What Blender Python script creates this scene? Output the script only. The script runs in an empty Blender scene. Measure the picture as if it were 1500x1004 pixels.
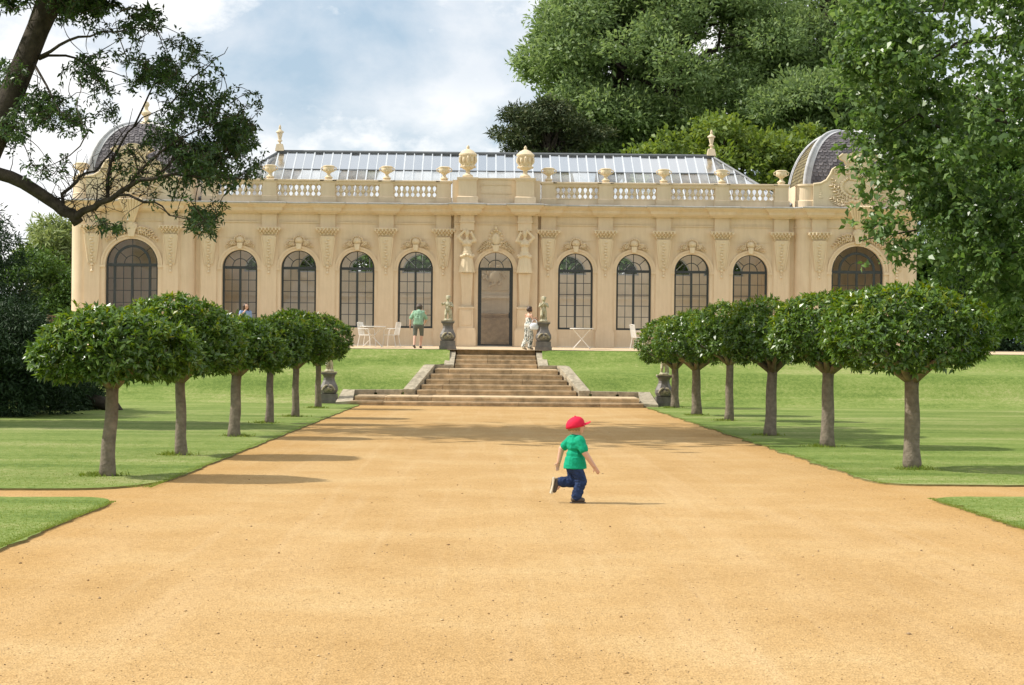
import bpy, bmesh, math, random
import numpy as np
from mathutils import Vector, Matrix, Euler
R = math.radians
random.seed(7)
rng = np.random.default_rng(11)
sc = bpy.context.scene
C = sc.collection
# ------------------------------------------------------------------ camera, sky, sun, exposure
F_PX, W_PX = 2800.0, 1500.0
cam_d = bpy.data.cameras.new('camera')
cam_d.sensor_width = 36.0
cam_d.lens = 36.0 * F_PX / W_PX
cam_d.clip_start = 0.1
cam_d.clip_end = 3000
cam = bpy.data.objects.new('camera', cam_d)
C.objects.link(cam)
YAW, ROLL = 44.0 / F_PX, 0.0096
cam.location = (0, 0, 1.6)
cam.rotation_euler = (Matrix.Rotation(-YAW, 3, 'Z') @ Matrix.Rotation(R(90), 3, 'X') @ Matrix.Rotation(ROLL, 3, 'Z')).to_euler()
sc.camera = cam
SUN_EL, SUN_BACK = 47.0, 3.0            # sun on the left, a touch behind the facade plane
sv = Vector((-math.cos(R(SUN_EL)) * math.cos(R(SUN_BACK)), math.cos(R(SUN_EL)) * math.sin(R(SUN_BACK)), math.sin(R(SUN_EL))))
sd = bpy.data.lights.new('sun', 'SUN')
sd.energy = 4.9
sd.angle = R(0.55)
sd.color = (1.0, 0.95, 0.86)
so = bpy.data.objects.new('sun', sd)
so.rotation_euler = (-sv).to_track_quat('-Z', 'Y').to_euler()
so.location = (-40, 30, 60)
C.objects.link(so)
wd = bpy.data.worlds.new('World')
sc.world = wd
wd.use_nodes = True
nt = wd.node_tree
nt.nodes.clear()
def wn(t, **k):
    n = nt.nodes.new(t)
    for a, b in k.items(): setattr(n, a, b)
    return n
wo = wn('ShaderNodeOutputWorld'); bg = wn('ShaderNodeBackground')
sky = wn('ShaderNodeTexSky', sky_type='NISHITA', sun_disc=False, sun_elevation=R(SUN_EL), sun_rotation=R(-90 + SUN_BACK))
sky.dust_density = 2.0
sky.air_density = 1.0
tc = wn('ShaderNodeTexCoord')
mp = wn('ShaderNodeMapping'); mp.inputs['Scale'].default_value = (1, 1, 1.9)
mp.inputs['Location'].default_value = (0.42, 0.0, 0.11)
nz = wn('ShaderNodeTexNoise'); nz.inputs['Scale'].default_value = 7.0; nz.inputs['Detail'].default_value = 9; nz.inputs['Roughness'].default_value = .56
nz.inputs['Distortion'].default_value = .25
rp = wn('ShaderNodeValToRGB'); rp.color_ramp.elements[0].position = .38; rp.color_ramp.elements[1].position = .57
nz2 = wn('ShaderNodeTexNoise'); nz2.inputs['Scale'].default_value = 3.1; nz2.inputs['Detail'].default_value = 6
rp2 = wn('ShaderNodeValToRGB'); rp2.color_ramp.elements[0].position = .42; rp2.color_ramp.elements[1].position = .6
rp2.color_ramp.elements[0].color = (8.0, 8.7, 9.5, 1); rp2.color_ramp.elements[1].color = (11.5, 11.5, 11.4, 1)
base = wn('ShaderNodeMixRGB', blend_type='MIX'); base.inputs[0].default_value = .62
base.inputs[2].default_value = (6.0, 7.9, 9.7, 1)
mx = wn('ShaderNodeMixRGB', blend_type='MIX')
L = nt.links.new
L(tc.outputs['Generated'], mp.inputs[0]); L(mp.outputs[0], nz.inputs[0]); L(mp.outputs[0], nz2.inputs[0])
L(nz.outputs[0], rp.inputs[0]); L(nz2.outputs[0], rp2.inputs[0])
L(sky.outputs[0], base.inputs[1]); L(base.outputs[0], mx.inputs[1]); L(rp.outputs[0], mx.inputs[0]); L(rp2.outputs[0], mx.inputs[2])
nz3 = wn('ShaderNodeTexNoise'); nz3.inputs['Scale'].default_value = 11.0; nz3.inputs['Detail'].default_value = 10; nz3.inputs['Roughness'].default_value = .6
mp3 = wn('ShaderNodeMapping'); mp3.inputs['Scale'].default_value = (1, 1, 1.5); mp3.inputs['Location'].default_value = (1.83, .4, .37)
L(tc.outputs['Generated'], mp3.inputs[0]); L(mp3.outputs[0], nz3.inputs[0])
rp3_ = wn('ShaderNodeValToRGB'); rp3_.color_ramp.elements[0].position = .455; rp3_.color_ramp.elements[1].position = .555
L(nz3.outputs[0], rp3_.inputs[0])
mx2 = wn('ShaderNodeMixRGB', blend_type='MIX'); mx2.inputs[2].default_value = (12.2, 12.1, 11.9, 1)
fm = wn('ShaderNodeMath', operation='MULTIPLY'); fm.inputs[1].default_value = .85; L(rp3_.outputs[0], fm.inputs[0]); L(fm.outputs[0], mx2.inputs[0]); L(mx.outputs[0], mx2.inputs[1])
L(mx2.outputs[0], bg.inputs[0]); bg.inputs[1].default_value = .097
L(bg.outputs[0], wo.inputs[0])
sc.view_settings.view_transform = 'Standard'
sc.view_settings.look = 'None'
sc.view_settings.gamma = 1
sc.view_settings.exposure = 0.04
sc.view_settings.use_curve_mapping = False
sc.render.engine = 'CYCLES'
sc.cycles.max_bounces = 12
sc.cycles.diffuse_bounces = 6
sc.cycles.transparent_max_bounces = 24
# ------------------------------------------------------------------ helpers
class MB:
    def __init__(s): s.v = []; s.f = []
    def add(s, v, f):
        o = len(s.v); s.v += [tuple(p) for p in v]; s.f += [tuple(i + o for i in q) for q in f]; return s
    def box(s, x0, x1, y0, y1, z0, z1):
        v = [(x, y, z) for z in (z0, z1) for y in (y0, y1) for x in (x0, x1)]
        return s.add(v, [(0, 2, 3, 1), (4, 5, 7, 6), (0, 1, 5, 4), (2, 6, 7, 3), (0, 4, 6, 2), (1, 3, 7, 5)])
    def hexa(s, b, t):     # 4 bottom, 4 top points, same order
        return s.add(list(b) + list(t), [(3, 2, 1, 0), (4, 5, 6, 7), (0, 1, 5, 4), (1, 2, 6, 5), (2, 3, 7, 6), (3, 0, 4, 7)])
    def prism(s, poly, y0, y1):     # polygon in xz
        n = len(poly)
        v = [(x, y0, z) for x, z in poly] + [(x, y1, z) for x, z in poly]
        return s.add(v, [tuple(range(n)), tuple(range(2 * n - 1, n - 1, -1))] + [(i, i + n, (i + 1) % n + n, (i + 1) % n) for i in range(n)])
    def lathe(s, prof, c=(0, 0, 0), seg=14, sx=1, sy=1):
        cx, cy, cz = c; v = []; f = []
        for r, z in prof:
            for k in range(seg):
                a = 2 * math.pi * k / seg
                v.append((cx + r * sx * math.cos(a), cy + r * sy * math.sin(a), cz + z))
        for i in range(len(prof) - 1):
            for k in range(seg):
                a, b = i * seg + k, i * seg + (k + 1) % seg
                f.append((a, b, b + seg, a + seg))
        f.append(tuple(range(seg - 1, -1, -1))); f.append(tuple((len(prof) - 1) * seg + k for k in range(seg)))
        return s.add(v, f)
    def tube(s, pts, rad, seg=7):
        pts = [Vector(p) for p in pts]
        if not hasattr(rad, '__len__'): rad = [rad] * len(pts)
        v = []; f = []; n = len(pts); u = None
        for i, p in enumerate(pts):
            t = (pts[min(i + 1, n - 1)] - pts[max(i - 1, 0)])
            if t.length < 1e-9: t = Vector((0, 0, 1))
            t.normalize()
            if u is None:
                u = t.orthogonal().normalized()
            u = (u - t * u.dot(t))
            u = t.orthogonal().normalized() if u.length < 1e-5 else u.normalized()
            w = t.cross(u)
            for k in range(seg):
                a = 2 * math.pi * k / seg
                v.append(p + (u * math.cos(a) + w * math.sin(a)) * rad[i])
        for i in range(n - 1):
            for k in range(seg):
                a, b = i * seg + k, i * seg + (k + 1) % seg
                f.append((a, b, b + seg, a + seg))
        f.append(tuple(range(seg - 1, -1, -1))); f.append(tuple((n - 1) * seg + k for k in range(seg)))
        return s.add(v, f)
    def ell(s, c, r, seg=8, rings=5, rot=None):
        v = []; f = []; c = Vector(c)
        def P(a, b, d):
            q = Vector((r[0] * a, r[1] * b, r[2] * d))
            return c + (rot @ q if rot else q)
        v.append(P(0, 0, -1))
        for i in range(1, rings):
            th = -math.pi / 2 + math.pi * i / rings
            for k in range(seg):
                a = 2 * math.pi * k / seg
                v.append(P(math.cos(th) * math.cos(a), math.cos(th) * math.sin(a), math.sin(th)))
        v.append(P(0, 0, 1)); top = len(v) - 1
        for k in range(seg): f.append((0, 1 + (k + 1) % seg, 1 + k))
        for i in range(rings - 2):
            for k in range(seg):
                a, b = 1 + i * seg + k, 1 + i * seg + (k + 1) % seg
                f.append((a, b, b + seg, a + seg))
        for k in range(seg):
            a = 1 + (rings - 2) * seg
            f.append((a + k, a + (k + 1) % seg, top))
        return s.add(v, f)
    def cap(s, p0, r0, p1, r1, seg=10):
        p0, p1 = Vector(p0), Vector(p1); d = (p1 - p0); l = d.length; d = d / l if l > 1e-6 else Vector((0, 0, 1))
        pts = []; rad = []
        for a in (88, 60, 30): pts.append(p0 - d * r0 * math.sin(R(a))); rad.append(r0 * math.cos(R(a)))
        pts += [p0, p1]; rad += [r0, r1]
        for a in (30, 60, 88): pts.append(p1 + d * r1 * math.sin(R(a))); rad.append(r1 * math.cos(R(a)))
        return s.tube(pts, rad, seg)
    def loft(s, rings):
        n = len(rings[0]); v = [p for r in rings for p in r]; f = []
        for i in range(len(rings) - 1):
            for k in range(n):
                a, b = i * n + k, i * n + (k + 1) % n
                f.append((a, b, b + n, a + n))
        f.append(tuple(range(n - 1, -1, -1))); f.append(tuple((len(rings) - 1) * n + k for k in range(n)))
        return s.add(v, f)
    def rect_loft(s, x0, x1, y0, y1, prof, rl=0, rr=0):   # prof: (offset, z); the back edge y1 does not grow
        rings = []
        for o, z in prof:
            a, b, c_, d = x0 - o, x1 + o, y0 - o, y1
            ring = [(b, d, z), (a, d, z)]
            if rl:
                r_ = rl + o
                for k in range(9):
                    t = R(180 + 90 * k / 8); ring.append((a + r_ + r_ * math.cos(t), c_ + r_ + r_ * math.sin(t), z))
            else: ring.append((a, c_, z))
            if rr:
                r_ = rr + o
                for k in range(9):
                    t = R(270 + 90 * k / 8); ring.append((b - r_ + r_ * math.cos(t), c_ + r_ + r_ * math.sin(t), z))
            else: ring.append((b, c_, z))
            rings.append(ring)
        return s.loft(rings)
    def mesh(s, name, mat, smooth=False):
        me = bpy.data.meshes.new(name)
        me.from_pydata(s.v, [], s.f); me.update()
        bm = bmesh.new(); bm.from_mesh(me); bmesh.ops.recalc_face_normals(bm, faces=bm.faces); bm.to_mesh(me); bm.free()
        if smooth:
            me.polygons.foreach_set('use_smooth', [True] * len(me.polygons))
            if smooth != 'all':
                try: me.set_sharp_from_angle(angle=R(40))
                except Exception: pass
        if mat: me.materials.append(mat)
        return me
    def build(s, name, mat, parent=None, loc=(0, 0, 0), rz=0, smooth=False):
        return obj(name, s.mesh(name, mat, smooth), parent, loc, rz)
def obj(name, me, parent=None, loc=(0, 0, 0), rz=0, sx=1):
    o = bpy.data.objects.new(name, me); C.objects.link(o)
    o.parent = parent; o.location = loc; o.rotation_euler = (0, 0, rz)
    if sx != 1: o.scale = (sx, 1, 1)
    return o
def tag(o, label=None, cat=None, group=None, kind=None):
    if label: o['label'] = label
    if cat: o['category'] = cat
    if group: o['group'] = group
    if kind: o['kind'] = kind
    return o
def thing(name, label, cat, loc=(0, 0, 0), rz=0, group=None):
    return tag(obj(name, None, None, loc, rz), label, cat, group)
def copy_tree(o, parent=None):
    c = o.copy(); C.objects.link(c); c.parent = parent
    for ch in list(o.children): copy_tree(ch, c)
    return c
def np_mesh(name, V, Q, mat, smooth=False):
    me = bpy.data.meshes.new(name)
    V = np.ascontiguousarray(V, dtype=np.float32); Q = np.ascontiguousarray(Q, dtype=np.int32); k = Q.shape[1]
    me.vertices.add(len(V)); me.vertices.foreach_set('co', V.ravel())
    me.loops.add(Q.size); me.loops.foreach_set('vertex_index', Q.ravel())
    me.polygons.add(len(Q)); me.polygons.foreach_set('loop_start', np.arange(0, Q.size, k, dtype=np.int32))
    me.update(calc_edges=True)
    if smooth: me.polygons.foreach_set('use_smooth', np.ones(len(Q), dtype=bool))
    if mat: me.materials.append(mat)
    return me
def nrm(a): return a / np.maximum(np.linalg.norm(a, axis=-1, keepdims=True), 1e-9)
def leaf_arrays(P, D, N, Ln, Wd, fold=.25):
    D = nrm(D); S = nrm(np.cross(D, N)); U = np.cross(S, D)
    Ln = np.asarray(Ln)[:, None]; Wd = np.asarray(Wd)[:, None]
    mid = P + D * Ln * .45
    V = np.stack([P, mid + S * Wd * .5 + U * Wd * fold, P + D * Ln - U * Ln * .12, mid - S * Wd * .5 + U * Wd * fold], 1).reshape(-1, 3)
    return V
def leaf_mesh(name, V, mat):
    return np_mesh(name, V, np.arange(len(V)).reshape(-1, 4), mat)
# ------------------------------------------------------------------ materials
def mat_base(name):
    m = bpy.data.materials.new(name); m.use_nodes = True
    t = m.node_tree; b = t.nodes['Principled BSDF']; return m, t, b
def nd(t, ty, **k):
    n = t.nodes.new(ty)
    for a, v in k.items():
        if a in ('ins',):
            for i, x in v.items(): n.inputs[i].default_value = x
        else: setattr(n, a, v)
    return n
def rgba(c): return (c[0], c[1], c[2], 1)
def simple(name, col, rough=.6, metal=0, var=.12, scale=6, bump=0, bscale=60, spec=.5, objrand=0):
    m, t, b = mat_base(name)
    co = nd(t, 'ShaderNodeTexCoord')
    n1 = nd(t, 'ShaderNodeTexNoise', ins={'Scale': scale, 'Detail': 6, 'Roughness': .6})
    t.links.new(co.outputs['Object'], n1.inputs['Vector'])
    r = nd(t, 'ShaderNodeValToRGB')
    r.color_ramp.elements[0].position = .3; r.color_ramp.elements[1].position = .7
    r.color_ramp.elements[0].color = rgba([c * (1 - var) for c in col]); r.color_ramp.elements[1].color = rgba([min(1, c * (1 + var)) for c in col])
    t.links.new(n1.outputs[0], r.inputs[0])
    out = r.outputs[0]
    if objrand:
        oi = nd(t, 'ShaderNodeObjectInfo'); mr = nd(t, 'ShaderNodeMapRange', ins={3: 1 - objrand, 4: 1 + objrand})
        t.links.new(oi.outputs['Random'], mr.inputs[0])
        hs = nd(t, 'ShaderNodeHueSaturation'); t.links.new(out, hs.inputs['Color']); t.links.new(mr.outputs[0], hs.inputs['Value']); out = hs.outputs[0]
    t.links.new(out, b.inputs['Base Color'])
    b.inputs['Roughness'].default_value = rough; b.inputs['Metallic'].default_value = metal
    b.inputs['Specular IOR Level'].default_value = spec
    if bump:
        n2 = nd(t, 'ShaderNodeTexNoise', ins={'Scale': bscale, 'Detail': 5})
        t.links.new(co.outputs['Object'], n2.inputs['Vector'])
        bp = nd(t, 'ShaderNodeBump', ins={'Strength': bump, 'Distance': .02}); t.links.new(n2.outputs[0], bp.inputs['Height'])
        t.links.new(bp.outputs[0], b.inputs['Normal'])
    return m
def leaf_mat(name, cols, rough=.45, transl=.3, spec=.5):
    m, t, b = mat_base(name)
    g = nd(t, 'ShaderNodeNewGeometry'); r = nd(t, 'ShaderNodeValToRGB')
    e = r.color_ramp.elements
    while len(e) < len(cols): e.new(.5)
    for i, c in enumerate(cols):
        e[i].position = i / (len(cols) - 1); e[i].color = rgba(c)
    t.links.new(g.outputs['Random Per Island'], r.inputs[0])
    t.links.new(r.outputs[0], b.inputs['Base Color']); b.inputs['Roughness'].default_value = rough
    b.inputs['Specular IOR Level'].default_value = spec
    tr = nd(t, 'ShaderNodeBsdfTranslucent'); hs = nd(t, 'ShaderNodeHueSaturation', ins={'Hue': .48, 'Saturation': 1.15, 'Value': 1.5})
    t.links.new(r.outputs[0], hs.inputs['Color']); t.links.new(hs.outputs[0], tr.inputs[0])
    mxs = nd(t, 'ShaderNodeMixShader'); mxs.inputs[0].default_value = transl
    t.links.new(b.outputs[0], mxs.inputs[1]); t.links.new(tr.outputs[0], mxs.inputs[2])
    t.links.new(mxs.outputs[0], t.nodes['Material Output'].inputs[0])
    return m
M = {}
def stucco(name, col):
    m, t, b = mat_base(name)
    co = nd(t, 'ShaderNodeTexCoord')
    n1 = nd(t, 'ShaderNodeTexNoise', ins={'Scale': 1.3, 'Detail': 8, 'Roughness': .65}); t.links.new(co.outputs['Object'], n1.inputs['Vector'])
    mp = nd(t, 'ShaderNodeMapping'); mp.inputs['Scale'].default_value = (5, 5, .5); t.links.new(co.outputs['Object'], mp.inputs[0])
    n3 = nd(t, 'ShaderNodeTexNoise', ins={'Scale': 1.6, 'Detail': 6, 'Roughness': .7}); t.links.new(mp.outputs[0], n3.inputs['Vector'])
    ad = nd(t, 'ShaderNodeMath', operation='ADD'); t.links.new(n1.outputs[0], ad.inputs[0]); t.links.new(n3.outputs[0], ad.inputs[1])
    r = nd(t, 'ShaderNodeValToRGB'); e = r.color_ramp.elements
    e[0].position = .34; e[1].position = .62
    e[0].color = rgba([col[0] * .84, col[1] * .82, col[2] * .78]); e[1].color = rgba(col)
    hf = nd(t, 'ShaderNodeMath', operation='MULTIPLY'); hf.inputs[1].default_value = .5; t.links.new(ad.outputs[0], hf.inputs[0]); t.links.new(hf.outputs[0], r.inputs[0])
    t.links.new(r.outputs[0], b.inputs['Base Color']); b.inputs['Roughness'].default_value = .8; b.inputs['Specular IOR Level'].default_value = .25
    n2 = nd(t, 'ShaderNodeTexNoise', ins={'Scale': 45, 'Detail': 5}); t.links.new(co.outputs['Object'], n2.inputs['Vector'])
    bp = nd(t, 'ShaderNodeBump', ins={'Strength': .25, 'Distance': .01}); t.links.new(n2.outputs[0], bp.inputs['Height']); t.links.new(bp.outputs[0], b.inputs['Normal'])
    return m
M['stucco'] = stucco('ochre_stucco', (.755, .61, .435))
M['carved'] = stucco('cream_carving', (.765, .635, .45))
M['interior'] = stucco('interior_plaster', (.86, .755, .60))
M['lead'] = simple('lead_flashing', (.47, .47, .48), .6, .1, .2, 4, .2, 20)
M['iron'] = simple('dark_paint', (.035, .042, .045), .45, 0, .2, 5)
M['white_bar'] = simple('white_painted_bar', (.53, .555, .58), .45, 0, .06)
M['slate'] = simple('slate', (.11, .10, .105), .5, 0, .35, 3, .3, 30)
M['slate_tile'] = leaf_mat('slate_tile', [(.085, .075, .08), (.135, .12, .125), (.20, .18, .185)], .45, 0, .5)
M['moss_tile'] = leaf_mat('mossy_tile', [(.12, .10, .06), (.20, .16, .08), (.28, .23, .12)], .6, 0, .3)
M['moss_slate'] = simple('mossy_slate', (.19, .15, .075), .7, 0, .4, 3, .3, 30)
M['pedestal'] = simple('grey_lead_pedestal', (.15, .135, .122), .55, .1, .35, 5, .4, 25)
M['statue'] = simple('weathered_statue', (.44, .40, .27), .8, 0, .38, 8, .5, 30)
M['step'] = simple('worn_step_stone', (.47, .35, .215), .85, 0, .36, 3.5, .5, 30, .3, objrand=.16)
M['coping'] = simple('lichen_coping_stone', (.36, .31, .225), .9, 0, .35, 7, .6, 26, .3, objrand=.08)
M['white_metal'] = simple('white_garden_metal', (.78, .76, .72), .4, 0, .05)
M['brown'] = simple('dark_brown_wood', (.40, .28, .16), .5, 0, .25, 5)
M['floor'] = simple('stone_floor', (.76, .70, .60), .6, 0, .12, 2)
M['sign'] = simple('brown_board', (.24, .12, .075), .6, 0, .12, 4)
M['skin'] = simple('skin', (.60, .36, .25), .5, 0, .05, 8)
M['green_shirt'] = simple('bright_green_cotton', (.005, .32, .175), .85, 0, .08, 14, .3, 40, .2)
M['sage_shirt'] = simple('pale_green_cotton', (.27, .43, .30), .85, 0, .1, 8, .3, 30, .2)
M['denim'] = simple('navy_denim', (.022, .042, .11), .85, 0, .45, 9, .4, 60, .2)
M['shorts'] = simple('grey_shorts', (.13, .14, .12), .85, 0, .25, 9, .3, 40, .2)
M['shoe'] = simple('brown_grey_shoe', (.085, .065, .05), .6, 0, .2, 12)
M['sole'] = simple('pale_sole', (.50, .44, .33), .8, 0, .1, 12)
M['cap'] = simple('red_cap', (.66, .018, .06), .75, 0, .08, 12, .2, 40, .2)
M['hair'] = simple('brown_hair', (.045, .022, .012), .5, 0, .35, 30, .4, 60)
M['grey_hair'] = simple('greying_hair', (.10, .075, .06), .6, 0, .35, 30, .4, 60)
M['fair_hair'] = simple('fair_hair', (.34, .19, .09), .6, 0, .25, 30, .4, 60)
M['blue_top'] = simple('blue_top', (.22, .32, .52), .85, 0, .15, 6)
M['bag'] = simple('white_bag', (.78, .80, .84), .4, 0, .06, 5)
M['eye'] = simple('dark_eye', (.02, .015, .012), .3)
M['lips'] = simple('lips', (.45, .16, .13), .5)
M['strap'] = simple('red_strap', (.30, .03, .04), .5)
def patterned():
    m, t, b = mat_base('leaf_print_cloth')
    co = nd(t, 'ShaderNodeTexCoord'); n = nd(t, 'ShaderNodeTexNoise', ins={'Scale': 11, 'Detail': 3, 'Roughness': .55, 'Distortion': 1.2})
    t.links.new(co.outputs['Object'], n.inputs['Vector'])
    r = nd(t, 'ShaderNodeValToRGB'); e = r.color_ramp.elements
    e[0].position = .43; e[0].color = (.14, .17, .15, 1); e[1].position = .5; e[1].color = (.72, .70, .64, 1)
    t.links.new(n.outputs[0], r.inputs[0]); t.links.new(r.outputs[0], b.inputs['Base Color']); b.inputs['Roughness'].default_value = .85
    return m
M['pattern'] = patterned()
def glass(name, tint, refl_min):
    m, t, b = mat_base(name); t.nodes.remove(b)
    g = nd(t, 'ShaderNodeBsdfGlossy'); g.inputs['Roughness'].default_value = .03; g.inputs['Color'].default_value = (.95, .97, 1, 1)
    tr = nd(t, 'ShaderNodeBsdfTransparent'); tr.inputs[0].default_value = rgba(tint)
    fr = nd(t, 'ShaderNodeFresnel'); fr.inputs[0].default_value = 1.5
    mr = nd(t, 'ShaderNodeMath', operation='MAXIMUM'); mr.inputs[1].default_value = refl_min; t.links.new(fr.outputs[0], mr.inputs[0])
    mxs = nd(t, 'ShaderNodeMixShader'); t.links.new(mr.outputs[0], mxs.inputs[0]); t.links.new(tr.outputs[0], mxs.inputs[1]); t.links.new(g.outputs[0], mxs.inputs[2])
    t.links.new(mxs.outputs[0], t.nodes['Material Output'].inputs[0]); return m
M['glass'] = glass('window_glass', (.985, .985, .98), .03)
def roof_glass():
    m, t, b = mat_base('dusty_roof_glass')
    b.inputs['Roughness'].default_value = .5; b.inputs['Base Color'].default_value = (.78, .80, .81, 1)
    co = nd(t, 'ShaderNodeTexCoord'); n = nd(t, 'ShaderNodeTexNoise', ins={'Scale': 3.0, 'Detail': 5, 'Roughness': .6}); t.links.new(co.outputs['Object'], n.inputs['Vector'])
    oi = nd(t, 'ShaderNodeObjectInfo'); mr0 = nd(t, 'ShaderNodeMapRange', ins={3: -.10, 4: .10}); t.links.new(oi.outputs['Random'], mr0.inputs[0])
    mr = nd(t, 'ShaderNodeMapRange', ins={1: .35, 2: .65, 3: .10, 4: .27}); t.links.new(n.outputs[0], mr.inputs[0])
    ad = nd(t, 'ShaderNodeMath', operation='ADD'); t.links.new(mr.outputs[0], ad.inputs[0]); t.links.new(mr0.outputs[0], ad.inputs[1])
    tr = nd(t, 'ShaderNodeBsdfTransparent'); tr.inputs[0].default_value = (.95, .97, .98, 1)
    g = nd(t, 'ShaderNodeBsdfGlossy'); g.inputs['Roughness'].default_value = .16
    fr = nd(t, 'ShaderNodeFresnel'); fr.inputs[0].default_value = 2.0
    m1 = nd(t, 'ShaderNodeMixShader'); t.links.new(ad.outputs[0], m1.inputs[0]); t.links.new(tr.outputs[0], m1.inputs[1]); t.links.new(b.outputs[0], m1.inputs[2])
    mxs = nd(t, 'ShaderNodeMixShader'); t.links.new(fr.outputs[0], mxs.inputs[0]); t.links.new(m1.outputs[0], mxs.inputs[1]); t.links.new(g.outputs[0], mxs.inputs[2])
    t.links.new(mxs.outputs[0], t.nodes['Material Output'].inputs[0]); return m
M['roof_glass'] = roof_glass()
def gravel():
    m, t, b = mat_base('ochre_gravel')
    co = nd(t, 'ShaderNodeTexCoord')
    def noise(s, d, r=.6, vec=None):
        n = nd(t, 'ShaderNodeTexNoise', ins={'Scale': s, 'Detail': d, 'Roughness': r}); t.links.new(vec or co.outputs['Object'], n.inputs['Vector']); return n.outputs[0]
    def ramp(f, stops):
        r = nd(t, 'ShaderNodeValToRGB'); e = r.color_ramp.elements
        while len(e) < len(stops): e.new(.5)
        for i, (p, c) in enumerate(stops): e[i].position = p; e[i].color = rgba(c)
        t.links.new(f, r.inputs[0]); return r.outputs[0]
    def mix(f, a, c, bt='MIX'):
        x = nd(t, 'ShaderNodeMixRGB', blend_type=bt)
        for i, s_ in ((0, f), (1, a), (2, c)):
            if isinstance(s_, (int, float)): x.inputs[i].default_value = s_
            elif isinstance(s_, tuple): x.inputs[i].default_value = s_
            else: t.links.new(s_, x.inputs[i])
        return x.outputs[0]
    big = ramp(noise(.55, 7, .62), [(.30, (.415, .256, .102)), (.5, (.462, .296, .127)), (.70, (.505, .345, .164))])
    # scuffed lighter trails that run along the path
    mp = nd(t, 'ShaderNodeMapping'); mp.inputs['Scale'].default_value = (1.6, .13, 1); mp.inputs['Rotation'].default_value = (0, 0, R(4)); t.links.new(co.outputs['Object'], mp.inputs[0])
    trail = ramp(noise(1.0, 5, .55, mp.outputs[0]), [(.5, (0, 0, 0)), (.72, (1, 1, 1))])
    tf = nd(t, 'ShaderNodeMath', operation='MULTIPLY'); tf.inputs[1].default_value = .26; t.links.new(trail, tf.inputs[0])
    c1 = mix(tf.outputs[0], big, (.575, .41, .225, 1))
    mpt = nd(t, 'ShaderNodeMapping'); mpt.inputs['Scale'].default_value = (5.5, .16, 1); mpt.inputs['Rotation'].default_value = (0, 0, R(-9)); t.links.new(co.outputs['Object'], mpt.inputs[0])
    tr2 = ramp(noise(1.0, 4, .5, mpt.outputs[0]), [(.55, (0, 0, 0)), (.68, (1, 1, 1))]); tf2 = nd(t, 'ShaderNodeMath', operation='MULTIPLY'); tf2.inputs[1].default_value = .14; t.links.new(tr2, tf2.inputs[0])
    c1 = mix(tf2.outputs[0], c1, (.60, .44, .25, 1))
    # less trodden, more orange gravel towards the edges
    sx = nd(t, 'ShaderNodeSeparateXYZ'); t.links.new(co.outputs['Object'], sx.inputs[0])
    ab = nd(t, 'ShaderNodeMath', operation='SUBTRACT'); ab.inputs[1].default_value = .6; t.links.new(sx.outputs[0], ab.inputs[0])
    a3 = nd(t, 'ShaderNodeMath', operation='ABSOLUTE'); t.links.new(ab.outputs[0], a3.inputs[0])
    wb = nd(t, 'ShaderNodeMath', operation='MULTIPLY_ADD'); wb.inputs[1].default_value = 2.6; t.links.new(noise(.8, 5), wb.inputs[0]); t.links.new(a3.outputs[0], wb.inputs[2])
    em = nd(t, 'ShaderNodeMapRange', ins={1: 4.1, 2: 5.9, 3: 0, 4: .42}); t.links.new(wb.outputs[0], em.inputs[0])
    c1 = mix(em.outputs[0], c1, (.40, .225, .066, 1))
    vo = nd(t, 'ShaderNodeTexVoronoi', ins={'Scale': 75}); t.links.new(co.outputs['Object'], vo.inputs['Vector'])
    gr = ramp(vo.outputs['Color'], [(0, (.62, .60, .56)), (.45, (1, 1, 1)), (1, (1.18, 1.2, 1.22))])
    c2 = mix(.75, c1, gr, 'MULTIPLY')
    gg = ramp(noise(26, 9, .78), [(.36, (.80, .77, .72)), (.5, (1, 1, 1)), (.66, (1.1, 1.12, 1.15))]); c2 = mix(.8, c2, gg, 'MULTIPLY')
    v2 = nd(t, 'ShaderNodeTexVoronoi', ins={'Scale': 14, 'Randomness': 1}); t.links.new(co.outputs['Object'], v2.inputs['Vector'])
    st = nd(t, 'ShaderNodeMath', operation='LESS_THAN'); st.inputs[1].default_value = .11; t.links.new(v2.outputs['Distance'], st.inputs[0])
    sf = nd(t, 'ShaderNodeMath', operation='MULTIPLY'); sf.inputs[1].default_value = .13; t.links.new(st.outputs[0], sf.inputs[0])
    c3 = mix(sf.outputs[0], c2, (.30, .19, .10, 1))
    t.links.new(c3, b.inputs['Base Color']); b.inputs['Roughness'].default_value = .95; b.inputs['Specular IOR Level'].default_value = .15
    bp = nd(t, 'ShaderNodeBump', ins={'Strength': .55, 'Distance': .012}); t.links.new(vo.outputs['Distance'], bp.inputs['Height'])
    bp2 = nd(t, 'ShaderNodeBump', ins={'Strength': .35, 'Distance': .05}); t.links.new(noise(5, 6), bp2.inputs['Height']); t.links.new(bp.outputs[0], bp2.inputs['Normal'])
    t.links.new(bp2.outputs[0], b.inputs['Normal'])
    return m
M['gravel'] = gravel()
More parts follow.
